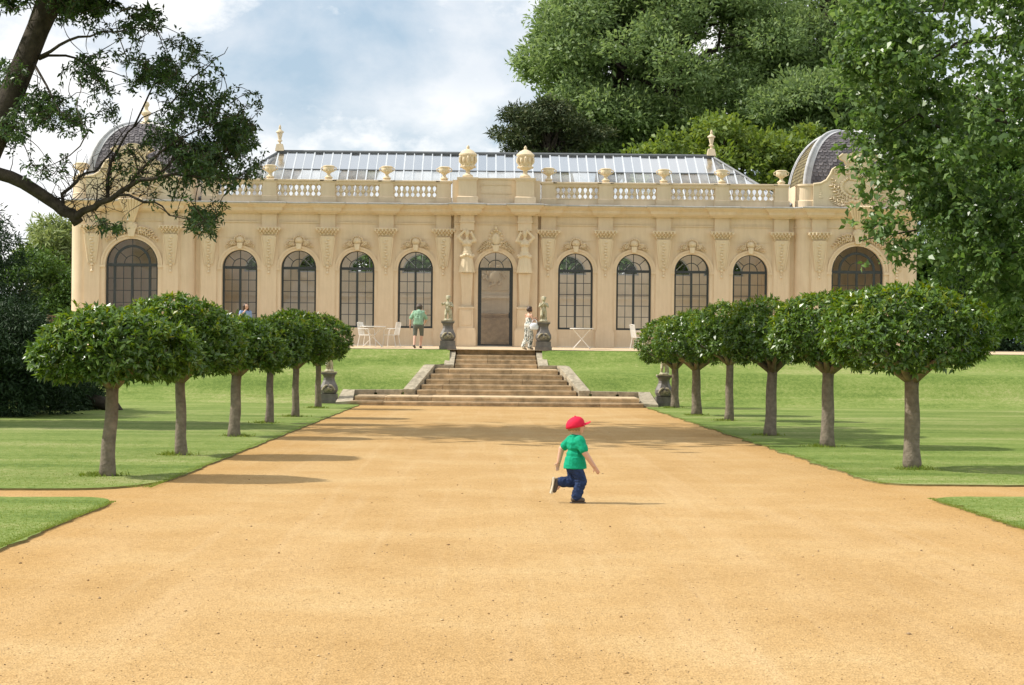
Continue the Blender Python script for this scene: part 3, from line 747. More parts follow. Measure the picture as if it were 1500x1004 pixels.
for s in (-1, 1):
    obj('archivolt', av2m, org, (s * PC, -.35, 0)); obj('cartouche', c2m, org, (s * PC, -.36, PS + PR + .16))
# door cartouche: tall pointed cluster
dc = MB(); z0 = ZS + RW + .14
dc.prism([(-.09, -.12), (.09, -.12), (.13, .12), (-.13, .12)], -.14, .02)
dc.prism([(-.30, .02), (.30, .02), (.26, .40), (.12, .66), (0, .74), (-.12, .66), (-.26, .40)], -.04, .02)
dc.ell((0, -.06, .34), (.17, .07, .24))
for k in range(14):
    a = 2 * math.pi * k / 14; dc.ell((.24 * math.cos(a), -.09, .36 + .32 * math.sin(a)), (.042, .06, .042), 6, 4)
spiral(dc, (-.14, .62), .09, 1.2, -.06, .025, 1); spiral(dc, (.14, .62), .09, 1.2, -.06, .025, -1); dc.ell((0, -.05, .76), (.07, .06, .09))
for s in (-1, 1):
    leaf_spray(dc, (s * .22, .26), (s * .66, -.12), -.02, 8, .075, -.04); leaf_spray(dc, (s * .2, .08), (s * .5, -.1), .02, 5, .06, -.05)
    leaf_spray(dc, (s * .3, .3), (s * .6, .0), .03, 5, .06, -.03)
part(dc, 'cartouche', 'carved', (0, -.22, z0), smooth=True)
# pilasters
ps = MB(); ps.box(-.29, .29, -.075, .1, .66, 4.12); ps.box(-.36, .36, -.13, .1, 0, .60); ps.box(-.33, .33, -.11, .1, .60, .66)
ps.box(-.34, .34, -.035, .1, .66, 4.3)
ps.box(-.28, .28, -.09, .1, 4.43, 5.0)
psm = ps.mesh('pilaster', M['stucco'])
cp = MB(); cp.rect_loft(-.28, .28, -.1, .1, [(0, 4.10), (.02, 4.13), (0, 4.16), (.03, 4.25), (.12, 4.36), (.12, 4.38), (.16, 4.39), (.16, 4.43)])
for row, (z, n, w, o) in enumerate(((4.2, 5, .27, .02), (4.28, 6, .32, .08), (4.35, 7, .40, .14))):
    for i in range(n): cp.ell((-w + 2 * w * i / (n - 1), -.12 - o, z), (.038, .04, .06), 6, 4)
for s in (-1, 1): spiral(cp, (s * .40, 4.35), .055, 1.3, -.22, .022, s)
cpm = cp.mesh('capital', M['carved'], True)
br = MB(); br.hexa([(-.13, -.09, 3.0), (.13, -.09, 3.0), (.13, .0, 3.0), (-.13, 0, 3.0)], [(-.25, -.2, 4.10), (.25, -.2, 4.10), (.25, 0, 4.10), (-.25, 0, 4.10)])
for z0_, z1_, w0, w1 in ((3.05, 4.05, .15, .27),):
    for s in (-1, 1): br.tube([(s * w0, -.11, z0_), (s * (w0 + w1) / 2 * 1.02, -.16, 3.55), (s * w1, -.21, z1_)], .022, 5)
for i in range(9):
    z = 3.1 + i * .11; br.ell((.03 * math.sin(i * 2.5), -.14 - .06 * (z - 3.05), z), (.05 + .004 * i, .035, .045), 6, 4)
spiral(br, (-.12, 3.02), .05, 1.2, -.12, .018, -1); spiral(br, (.12, 3.02), .05, 1.2, -.12, .018, 1)
br.ell((0, -.11, 2.95), (.07, .05, .06), 6, 4); br.ell((0, -.1, 2.84), (.045, .04, .05), 6, 4); br.lathe([(.005, 0), (.055, .01), (.045, .06), (.02, .1)], (0, -.1, 2.68), 8)
brm = br.mesh('bracket', M['carved'], True)
for s in (-1, 1):
    for x in PX:
        p = obj('pilaster', psm, org, (s * x, 0, 0)); obj('capital', cpm, p); obj('bracket', brm, p)
    for x in (12.2, 15.14):
        p = obj('pilaster', psm, org, (s * x, -.35, 0)); obj('capital', cpm, p); obj('bracket', brm, p)
# string courses
sg = MB()
for s in (-1, 1):
    for z, h, o in ((4.60, .05, .035), (4.67, .03, .02), (4.02, .03, .015)):
        sg.box(*sorted((s * 1.705, s * 11.1)), -o, .05, z, z + h)
for z, h, o in ((4.60, .05, .035), (4.67, .03, .02)): sg.box(-1.56, 1.56, -.22 - o, -.1, z, z + h)
for s in (-1, 1):
    for z, h, o in ((4.60, .05, .035), (4.02, .03, .015), (.56, .05, .03)): sg.rect_loft(s * PC - 2.33, s * PC + 2.33, -.35, 1, [(o, z), (o, z + h)], .45, .45) if z != 4.02 else None
    sg.box(*sorted((s * 1.705, s * 11.1)), -.04, .05, .0, .35)
part(sg, 'string_course', 'stucco')
# cornice
CP = [(.05, 4.94), (.08, 4.99), (.16, 5.0), (.18, 5.03), (.22, 5.06), (.24, 5.16), (.33, 5.24), (.38, 5.27), (.38, 5.315)]
LP_ = [(.39, 5.315), (.415, 5.32), (.415, 5.355), (.30, 5.372)]
cn = MB(); ld = MB()
for s in (-1, 1):
    a, b = sorted((s * 1.7, s * 11.3))
    for m, P_ in ((cn, CP), (ld, LP_)):
        m.loft([[(b, .45, z), (a, .45, z), (a, -o, z), (b, -o, z)] for o, z in P_])
    for x in PX:
        for m, P_ in ((cn, CP), (ld, LP_)): m.rect_loft(s * x - .29, s * x + .29, -.12, .3, P_)
    for m, P_ in ((cn, CP), (ld, LP_)):
        m.rect_loft(s * PC - 2.33, s * PC + 2.33, -.352, .6, P_, .45, .45)
        for x in (12.2, 15.14): m.rect_loft(s * x - .29, s * x + .29, -.47, .3, P_)
for m, P_ in ((cn, CP), (ld, LP_)):
    m.rect_loft(-1.58, 1.58, -.222, .4, P_)
    for s in (-1, 1): m.rect_loft(s * 1.085 - .31, s * 1.085 + .31, -.50, .3, P_)
part(cn, 'cornice', 'stucco'); part(ld, 'lead_flashing', 'lead')
# parapet
for s in (-1, 1):
    for a, b in zip(PX, PX[1:]):
        x0, x1 = sorted((s * a, s * b)); pm = MB(); rm = MB()
        pm.box(x0 + .26, x1 - .26, -.03, .25, 5.33, 5.60); pm.box(x0 + .26, x1 - .26, -.05, .27, 5.60, 5.63); part(pm, 'parapet_plinth', 'stucco')
        rm.rect_loft(x0 + .255, x1 - .255, -.02, .25, [(.0, 6.06), (.02, 6.09), (.04, 6.17), (.09, 6.19), (.09, 6.24), (.07, 6.25)]); part(rm, 'handrail', 'stucco')
pr = MB(); pr.box(-.26, .26, -.08, .3, 5.33, 5.34); pr.rect_loft(-.26, .26, -.06, .3, [(.04, 5.34), (.04, 5.60), (.0, 5.63), (0, 6.13), (.03, 6.17), (.05, 6.19), (.05, 6.24), (.03, 6.256)])
prm = pr.mesh('parapet_pier', M['stucco'])
bal = MB(); bal.box(-.075, .075, -.075, .075, 0, .03)
bal.lathe([(.07, .03), (.05, .05), (.035, .09), (.045, .13), (.098, .185), (.10, .2), (.08, .235), (.05, .29), (.036, .345), (.045, .385), (.08, .41), (.08, .435)], (0, 0, 0), 10)
balm = bal.mesh('baluster', M['carved'], True)
UR = [(.14, 0), (.14, .07), (.17, .07), (.17, .10), (.10, .14), (.07, .20), (.06, .23), (.10, .27), (.19, .33), (.225, .40), (.23, .45), (.215, .49), (.235, .52), (.235, .55), (.19, .57), (.12, .56)]
ur = MB(); ur.lathe([(r_, z) for r_, z in UR], (0, 0, 0), 16)
for q in (-1, 1):
    ur.tube([(q * .2, 0, .36), (q * .3, 0, .40), (q * .31, 0, .47), (q * .22, 0, .52)], .022, 6)
for k in range(12): ur.ell((.2 * math.cos(k * math.pi / 6), .2 * math.sin(k * math.pi / 6), .37), (.035, .035, .05), 5, 4)
urm = ur.mesh('urn', M['carved'], True)
for s in (-1, 1):
    for x in PX:
        obj('parapet_pier', prm, org, (s * x, 0, 0)); obj('urn', urm, org, (s * x, .1, 6.256)).scale = (.92, .92, .94)
    for a, b in zip(PX, PX[1:]):
        x0, x1 = a + .26, b - .26
        for k in range(9): obj('baluster', balm, org, (s * (x0 + (x1 - x0) * k / 8), .11, 5.628))
# centre: panel, big piers and lidded urns
cm = MB()
for s in (-1, 1): cm.box(*sorted((s * 1.40, s * 1.66)), -.16, .25, 5.33, 6.28)
cm.box(-.76, .76, -.2, .25, 5.33, 6.30); cm.rect_loft(-.76, .76, -.2, .25, [(.0, 6.30), (.05, 6.31), (.05, 6.36)])
cm.box(-.76, .76, -.24, .2, 5.34, 5.60)
for a, b, c, e in ((-.58, .58, 6.1, 6.13), (-.58, .58, 5.77, 5.80), (-.58, -.55, 5.80, 6.1), (.55, .58, 5.80, 6.1)): cm.box(a, b, -.225, -.15, c, e)
part(cm, 'parapet_panel', 'stucco')
bp_ = MB(); bp_.rect_loft(-.34, .34, -.42, .3, [(.06, 5.34), (.06, 5.62), (0, 5.66), (0, 6.22), (.03, 6.27), (.06, 6.30), (.06, 6.36)])
bpm = bp_.mesh('parapet_pier', M['stucco'])
bu = MB(); bu.box(-.2, .2, -.2, .2, 0, .06)
bu.lathe([(.19, .06), (.19, .10), (.10, .16), (.075, .24), (.09, .30), (.2, .34), (.25, .42), (.24, .46), (.26, .5), (.285, .62), (.30, .78), (.32, .83), (.34, .85), (.34, .90), (.30, .94), (.2, 1.03), (.10, 1.08), (.05, 1.10), (.06, 1.14), (.055, 1.19), (.02, 1.23), (.005, 1.25)], (0, 0, 0), 20)
for k in range(6):
    a = R(30 + 60 * k); x, y = .3 * math.cos(a), .3 * math.sin(a)
    bu.tube([(x * 1.02, y * 1.02, .82), (x * 1.16, y * 1.16, .74), (x * 1.1, y * 1.1, .62), (x * .92, y * .92, .52)], [.03, .045, .04, .03], 6)
    a += R(30); x, y = .3 * math.cos(a), .3 * math.sin(a)
    bu.ell((x * .97, y * .97, .66), (.06, .06, .1), 6, 5); bu.ell((x * .85, y * .85, .42), (.06, .06, .05), 6, 4)
bum = bu.mesh('lidded_urn', M['carved'], True)
for s in (-1, 1):
    obj('parapet_pier', bpm, org, (s * 1.085, 0, 0)); obj('lidded_urn', bum, org, (s * 1.085, -.1, 6.36))
    # entablature blocks over the caryatids, herm posts
    h = MB(); h.box(-.26, .26, -.46, -.1, 4.36, 5.0); h.box(-.29, .29, -.49, -.1, 4.66, 4.72); part(h, 'entablature_block', 'stucco', (s * 1.085, 0, 0)); h = MB()
    h.hexa([(-.17, -.46, 1.55), (.17, -.46, 1.55), (.17, -.1, 1.55), (-.17, -.1, 1.55)], [(-.23, -.52, 2.76), (.23, -.52, 2.76), (.23, -.1, 2.76), (-.23, -.1, 2.76)])
    h.box(-.22, .22, -.55, -.1, 1.49, 1.55); h.box(-.26, .26, -.6, -.1, .69, 1.49); h.box(-.29, .29, -.63, -.1, 1.42, 1.49)
    h.box(-.19, .19, -.62, -.5, .8, 1.34); h.box(-.36, .36, -.70, -.1, 0, .63); h.box(-.33, .33, -.67, -.1, .63, .69)
    part(h, 'herm_post', 'stucco', (s * 1.085, 0, 0))
# ------------------------------------------------------------------ blobs: one continuous surface from overlapping volumes
def blob(name, m, voxel, mat, parent=None, loc=(0, 0, 0), rz=0, smooth=4, factor=.5, wr=0, ws=18):
    me = m.mesh('tmp', None); o = bpy.data.objects.new('tmp', me); C.objects.link(o)
    rmod = o.modifiers.new('r', 'REMESH'); rmod.mode = 'VOXEL'; rmod.voxel_size = voxel
    sm = o.modifiers.new('s', 'SMOOTH'); sm.iterations = smooth; sm.factor = factor
    dg = bpy.context.evaluated_depsgraph_get(); out = bpy.data.meshes.new_from_object(o.evaluated_get(dg))
    bpy.data.objects.remove(o); bpy.data.meshes.remove(me)
    out.name = name; out.materials.clear(); out.materials.append(mat)
    if wr:
        from mathutils import noise
        for v in out.vertices:
            p = v.co; n_ = noise.noise(Vector((p.x * ws, p.y * ws, p.z * ws * 1.5 + p.x * ws * .7))); n2_ = noise.noise(p * ws * 2.3 + Vector((3, 1, 7)))
            v.co = p + v.normal * wr * ((1 - abs(n_) * 2.6) + n2_ * .5)
    out.polygons.foreach_set('use_smooth', [True] * len(out.polygons))
    return obj(name, out, parent, loc, rz) if parent is not False else out
def V3(*a): return Vector(a)
def caryatid(s):
    m = MB(); f = -1   # faces -y
    m.ell((0, 0, 1.47), (.10, .115, .14)); m.ell((0, .03, 1.50), (.125, .13, .13)); m.cap((0, 0, 1.25), .07, (0, 0, 1.4), .06)
    m.ell((0, .0, 1.10), (.21, .13, .17)); m.ell((0, 0, .88), (.16, .12, .17)); m.ell((0, 0, .74), (.2, .14, .13))
    for q in (-1, 1): m.ell((q * .085, -.11, 1.09), (.075, .07, .07))
    # arms raised to the head
    for q, el, ha in ((-1, (-.33, -.06, 1.33), (-.10, -.08, 1.58)), (1, (.31, -.06, 1.20), (.16, -.1, 1.5))):
        m.cap((q * .18, 0, 1.18), .075, el, .062); m.cap(el, .06, ha, .045); m.ell(ha, (.06, .05, .07))
        if s > 0 and q < 0: pass
    # skirt with folds
    n = 22; rings = []
    for z, r_ in ((0, .30), (.12, .28), (.35, .25), (.55, .215), (.70, .19)):
        ring = []
        for k in range(n):
            a = 2 * math.pi * k / n; rr = r_ * (1 + (.09 if k % 2 else -.05) * (1 - z / .8)); ring.append((rr * math.cos(a), rr * .72 * math.sin(a), z))
        rings.append(ring)
    m.loft(rings)
    for k in range(14):
        a = 2 * math.pi * k / 14; m.ell((.24 * math.cos(a), .175 * math.sin(a), .64 + .03 * math.sin(3 * a)), (.055, .05, .06), 6, 4)
    if s > 0: m.v = [(-x, y, z) for x, y, z in m.v]
    return blob('caryatid', m, .018, M['carved'], org, (s * 1.085, -.42, 2.77), smooth=2)
for s in (-1, 1): caryatid(s)
# glass roof
RX, RZ, RY, EY = 8.75, 7.76, 5.0, .95
EZ = 5.52; hipx = 2.62
roof = MB()
roof.tube([(-RX - .05, RY, RZ + .02), (RX + .05, RY, RZ + .02)], .075, 6)
roof.box(-RX - hipx, RX + hipx, EY - .08, EY + .02, EZ - .06, EZ + .01)
for s in (-1, 1):
    roof.tube([(s * RX, RY, RZ + .02), (s * (RX + hipx), EY, EZ + .03)], .055, 6)
    roof.tube([(s * RX, RY, RZ + .02), (s * (RX + hipx), 2 * RY - EY, EZ + .03)], .055, 6)
mt = .63       # purlin at half slope
def rp3(x, t, lift=0): return (x, EY + (RY - EY) * t, EZ + (RZ - EZ) * t + lift)
def xmax(t): return RX + hipx * (1 - t)
roof.tube([rp3(-xmax(mt), mt, .01), rp3(xmax(mt), mt, .01)], .03, 6)
M['roof_iron'] = simple('grey_roof_iron', (.11, .118, .125), .5, 0, .15, 3)
ro = part(roof, 'glass_roof', 'roof_iron')
bars = MB(); pitch = .365; ncol = int(2 * (RX + hipx) / pitch)
pane_full = None
for i in range(-40, 41):
    x = i * pitch
    tt = 1.0 if abs(x) <= RX else 1 - (abs(x) - RX) / hipx
    if tt <= .03: continue
    w = .017 if i % 2 else .026
    a, b = rp3(x, 0, .02), rp3(x, tt, .02)
    bars.hexa([(a[0] - w, a[1], a[2] - .04), (a[0] + w, a[1], a[2] - .04), (b[0] + w, b[1], b[2] - .04), (b[0] - w, b[1], b[2] - .04)], [(a[0] - w, a[1], a[2] + .015), (a[0] + w, a[1], a[2] + .015), (b[0] + w, b[1], b[2] + .015), (b[0] - w, b[1], b[2] + .015)])
bars.build('glazing_bar', M['white_bar'], ro)
def pane_poly(pts):
    m = MB(); m.add(pts, [tuple(range(len(pts)))]); return m.mesh('pane', M['roof_glass'])
pmesh_ = {}
for lo, hi in ((0, mt), (mt, 1)):
    a, b = rp3(0, lo), rp3(0, hi)
    pmesh_[lo] = pane_poly([(-pitch / 2, 0, 0), (pitch / 2, 0, 0), (pitch / 2, b[1] - a[1], b[2] - a[2]), (-pitch / 2, b[1] - a[1], b[2] - a[2])])
for i in range(-40, 40):
    x0, x1 = i * pitch, (i + 1) * pitch
    for lo, hi in ((0, mt), (mt, 1)):
        if max(abs(x0), abs(x1)) <= xmax(hi):
            a = rp3((x0 + x1) / 2, lo); o = obj('pane', pmesh_[lo], ro, (a[0], a[1], a[2]))
            o.rotation_euler = (random.uniform(-.012, .012), random.uniform(-.01, .01), 0)
        else:
            xa, xb = min(abs(x0), abs(x1)), max(abs(x0), abs(x1)); sg_ = 1 if x0 >= 0 else -1
            def tm(x): return 1.0 if x <= RX else 1 - (x - RX) / hipx
            ta, tb = min(hi, tm(xa)), min(hi, tm(xb))
            if ta <= lo + .01: continue
            pts = [rp3(sg_ * xa, lo)]
            if tb > lo: pts += [rp3(sg_ * xb, lo), rp3(sg_ * xb, tb)]
            else: pts += [rp3(sg_ * (RX + hipx * (1 - lo)), lo)]
            if tb < hi and ta >= hi and hi < 1: pts.append(rp3(sg_ * (RX + hipx * (1 - hi)), hi))
            pts.append(rp3(sg_ * xa, ta)); obj('pane', pane_poly(pts), ro)
bs = MB(); by = 2 * RY - EY
for i in range(12):
    k0, k1 = -1 + 2 * i / 12, -1 + 2 * (i + 1) / 12
    bs.add([(k0 * (RX + hipx), by, EZ), (k1 * (RX + hipx), by, EZ), (k1 * RX, RY, RZ), (k0 * RX, RY, RZ)], [(0, 1, 2, 3)])
for s in (-1, 1): bs.add([(s * (RX + hipx), EY, EZ), (s * (RX + hipx), by, EZ), (s * RX, RY, RZ)], [(0, 1, 2)])
part(bs, 'rear_glazing', M['roof_glass'])
fn = MB(); fn.hexa([(-.22, -.2, -.02), (.22, -.2, -.02), (.22, .2, -.02), (-.22, .2, -.02)], [(-.15, -.14, .32), (.15, -.14, .32), (.15, .14, .32), (-.15, .14, .32)])
fn.lathe([(.09, .32), (.05, .38), (.06, .43), (.13, .47), (.13, .5), (.07, .53), (.08, .58), (.12, .75), (.14, .86), (.20, .90), (.19, .94), (.08, 1.02), (.05, 1.06), (.065, 1.12), (.05, 1.2), (.02, 1.27)], (0, 0, 0), 12)
fnm = fn.mesh('finial', M['carved'], True)
for s in (-1, 1): obj('finial', fnm, org, (s * (RX - .02), RY, RZ + .06)).scale = (.82, .82, .82)
# flat gutter roofs
gt = MB(); gt.box(-11.1, 11.1, .3, EY - .05, 5.26, 5.33)
for s in (-1, 1): gt.box(*sorted((s * 11.3, s * 15.95)), .2, 8.0, 5.27, 5.34); gt.box(*sorted((s * 10.6, s * 11.5)), .9, 8.2, 5.24, 5.325)
gt.box(-11.1, 11.1, by - .05, 8.3, 5.26, 5.34)
part(gt, 'gutter_roof', 'lead')
ew = MB()
for s in (-1, 1): ew.box(*sorted((s * 11.0, s * 11.2)), .5, 8, 5.2, EZ - .02)
ew.box(-11.1, 11.1, EY - .06, EY + .03, 5.33, EZ - .07)
part(ew, 'clerestory_wall', 'stucco')
# pavilion parapets, gables
for s in (-1, 1):
    p = MB()
    p.rect_loft(s * PC - 2.28, s * PC + 2.28, -.33, .1, [(.04, 5.34), (.04, 5.62), (0, 5.65), (0, 6.16), (.05, 6.19), (.05, 6.25), (.03, 6.26)], .45, .45)
    for q in (-1, 1): p.box(*sorted((s * PC + q * 1.95, s * PC + q * 2.28)), .1, 7.9, 5.34, 6.24)
    for q in (-1, 1): p.box(*sorted((s * PC + q * 1.15, s * PC + q * 1.72)), -.40, -.3, 5.66, 6.17)
    part(p, 'parapet', 'stucco')
g = MB()
half = [(1.72, 5.35), (1.72, 6.24), (1.45, 6.27), (1.22, 6.40), (1.08, 6.62), (1.0, 6.80), (.86, 6.88), (.72, 6.82), (.68, 6.68), (.62, 6.62), (.60, 6.82), (.52, 6.90), (.45, 6.98), (.52, 7.12), (.72, 7.22), (.80, 7.26), (.62, 7.40), (.46, 7.42), (.40, 7.36), (.28, 7.44), (.14, 7.50)]
poly = [(-x, z) for x, z in reversed(half)] + half
g.prism(list(reversed(poly)), -.45, -.12)
gmesh = g.mesh('gable', M['carved'])
gc = MB()
for q in (-1, 1):
    spiral(gc, (q * .86, 6.74), .13, 1.6, -.47, .035, q, R(90), 26)
    # raised outer moulding
    gc.tube([(q * x, -.46, z) for x, z in half[1:7]], .045, 6)
    gc.tube([(q * x, -.46, z) for x, z in half[10:17]], .035, 6)
    spiral(gc, (q * .26, 6.05), .2, 1.5, -.49, .035, -q, R(90)); spiral(gc, (q * .46, 6.72), .16, 1.4, -.48, .035, q, R(200))
    leaf_spray(gc, (q * .35, 5.55), (q * 1.05, 6.25), -.12, 9, .11, -.46); leaf_spray(gc, (q * .5, 5.48), (q * 1.06, 5.75), -.06, 7, .11, -.46)
    leaf_spray(gc, (q * .62, 5.75), (q * 1.0, 6.5), -.05, 7, .09, -.46)
    for k in range(5): gc.ell((q * 1.42, -.43, 5.75 + .08 * k), (.14 - .02 * k, .05, .06), 6, 4)
for k in range(30):
    a = 2 * math.pi * k / 30; gc.ell((.68 * math.cos(a), -.48, 6.15 + .42 * math.sin(a)), (.07, .06, .065), 6, 4)
gc.ell((0, -.45, 6.15), (.58, .07, .36), 16, 8)
for k in range(9):
    x = -.32 + .08 * k; gc.ell((x, -.5, 6.42 + .03 * math.cos(k)), (.05, .05, .06), 6, 4)
for k in range(8): gc.ell((-.35 + .1 * k, -.49, 5.62 + .03 * math.sin(k * 2)), (.08, .06, .07), 6, 4)
for k in range(5): gc.ell((0, -.47, 6.62 + .12 * k), (.16 - .02 * k, .06, .08), 8, 5)
for k in range(7): gc.ell((-.36 + .12 * k, -.46, 7.16 + .08 * math.cos((k - 3) * .6)), (.07, .05, .1), 6, 4)
gcm = gc.mesh('carved_relief', M['carved'], True)
kb = MB(); kb.hexa([(-.10, -.50, 4.55), (.10, -.50, 4.55), (.10, -.3, 4.55), (-.10, -.3, 4.55)], [(-.42, -.84, 5.42), (.42, -.84, 5.42), (.42, -.3, 5.42), (-.42, -.3, 5.42)])
for k in range(7):
    x = -.36 + .12 * k; kb.tube([(x * .3, -.52, 4.6), (x * .75, -.7, 5.05), (x * 1.08, -.86, 5.4)], [.03, .05, .07], 6)
for k in range(4): kb.ell((0, -.48 + .02 * k, 4.5 - .1 * k), (.10 - .02 * k, .06, .08), 6, 4)
kbm = kb.mesh('keystone_bracket', M['carved'], True)
for s in (-1, 1):
    go = obj('gable', gmesh, org, (s * PC, 0, 0)); obj('carved_relief', gcm, go); obj('keystone_bracket', kbm, org, (s * PC, 0, 0))
    obj('urn', urm, org, (s * (PC + 2.1), .5, 6.26))
    pr2 = MB().box(-.26, .26, -.2, .25, 5.4, 6.26); part(pr2, 'parapet_pier', 'stucco', (s * (PC + 2.1), .5, 0))
# domes
DH, DA = 2.50, 1.86
def dprof(t):       # t 0..1 along the meridian -> (half width, height)
    a = t * math.pi / 2
    return DA * (math.cos(a) ** .82), DH * math.sin(a) ** 1.02
for s in (-1, 1):
    n = 20; dmb = MB(); rings = []
    for i in range(n):
        w, z = dprof(i / n); rings.append([(-w, -w, z), (w, -w, z), (w, w, z), (-w, w, z)])
    dmb.loft(rings); dmb.box(-DA, DA, -DA, DA, -.85, 0)
    dome = part(dmb, 'dome', 'slate', (s * PC, 2.45, 6.05))
    for face in range(4):
        sm = MB(); rows_ = 24; rot = Matrix.Rotation(face * math.pi / 2, 3, 'Z')
        for j in range(rows_):
            t0, t1 = j / rows_ * .93, (j + 1.45) / rows_ * .93
            w0, z0 = dprof(t0); w1, z1 = dprof(t1); k = max(1, int(2 * w0 / .19)); off = .5 if j % 2 else 0
            for i in range(k + 1):
                cx = (-1 + 2 * (i + off) / k) * w0
                if abs(cx) > w0 - .05: continue
                hw = w0 / k * .95; kx = w1 / w0; jit = random.uniform(0, .012)
                P = [(cx - hw * .55, -w0 - .032 - jit, z0), (cx + hw * .55, -w0 - .032 - jit, z0), (cx + hw, -(w0 + w1) / 2 - .026, z0 + (z1 - z0) * .4), ((cx + hw) * kx, -w1 - .004, z1), ((cx - hw) * kx, -w1 - .004, z1), (cx - hw, -(w0 + w1) / 2 - .026, z0 + (z1 - z0) * .4)]
                sm.add([rot @ Vector(q) for q in P], [(0, 1, 2, 3, 4, 5)])
                jit = 0
                # front lip gives each slate its thickness
                sm.add([rot @ Vector(q) for q in (P[5], P[0], P[1], P[2])] + [rot @ Vector((q[0], q[1] + .02, q[2] + .004)) for q in (P[5], P[0], P[1], P[2])], [(0, 4, 5, 1), (1, 5, 6, 2), (2, 6, 7, 3)])
        mt_ = M['moss_tile'] if face in (1, 3) else M['slate_tile']
        tag(sm.build('slate', mt_, dome), kind='stuff')
    rb = MB()
    for qx in (-1, 1):
        for qy in (-1, 1):
            pts = [(qx * (dprof(i / 24)[0] + .03), qy * (dprof(i / 24)[0] + .03), dprof(i / 24)[1]) for i in range(24)]
            rb.tube(pts, .07, 8)
            wv = .2
            for ax in (0, 1):
                strip = []
                for i in range(24):
                    w, z = dprof(i / 24); e_ = .045; ww = max(0.0, w - wv * min(1, w / .6))
                    if ax == 0: strip.append(((qx * (w + .02), qy * (w + e_), z), (qx * ww, qy * (w + e_), z)))
                    else: strip.append(((qx * (w + e_), qy * (w + .02), z), (qx * (w + e_), qy * ww, z)))
                for (a, b), (c_, d_) in zip(strip, strip[1:]): rb.add([a, b, d_, c_], [(0, 1, 2, 3)])
    rb.lathe([(.30, -.06), (.30, .02), (.12, .07)], (0, 0, DH - .02), 14); rb.build('dome_rib', M['lead'], dome, smooth=True)
    if s < 0: MB().lathe([(.30, -.06), (.34, .0), (.2, .08), (.1, .16), (.09, .3), (.2, .4), (.2, .46), (.08, .56), (.07, .66), (.13, .76), (.1, .86), (.03, .90), (.01, .98)], (0, 0, DH - .02), 14).build('finial', M['carved'], dome, smooth=True)
# ------------------------------------------------------------------ pedestals with statues
pd = MB(); pd.box(-.29, .29, -.29, .29, 0, .12); pd.box(-.26, .26, -.26, .26, .12, .30)
def sq(w, z): return [(-w, -w, z), (w, -w, z), (w, w, z), (-w, w, z)]
def oct_(w, z):
    c_ = w * .55; return [(-w, -c_, z), (-c_, -w, z), (c_, -w, z), (w, -c_, z), (w, c_, z), (c_, w, z), (-c_, w, z), (-w, c_, z)]
pd.loft([oct_(w, z) for w, z in ((.20, .30), (.24, .33), (.275, .42), (.265, .52), (.22, .62), (.175, .72), (.165, .80), (.18, .86), (.20, .90))])
pd.rect_loft(-.2, .2, -.2, .2, [(0, .90), (.03, .92), (.03, .955), (.0, .96)]); pd.v = [(x, (y if y < .21 else y), z) for x, y, z in pd.v]
pdm = pd.mesh('pedestal', M['pedestal'])
rel = MB()
for q in (-1, 1): rel.tube([(q * .03, -.27, .58), (q * .10, -.29, .56), (q * .16, -.285, .49), (q * .2, -.28, .42)], [.02, .035, .035, .02], 6); spiral(rel, (q * .08, .43), .05, 1.2, -.285, .018, q)
rel.ell((0, -.285, .47), (.05, .04, .06), 6, 5)
relm = rel.mesh('relief', M['coping'], True)
cap_m = MB().box(-.235, .235, -.235, .235, .962, .995).mesh('cap_slab', M['coping'])
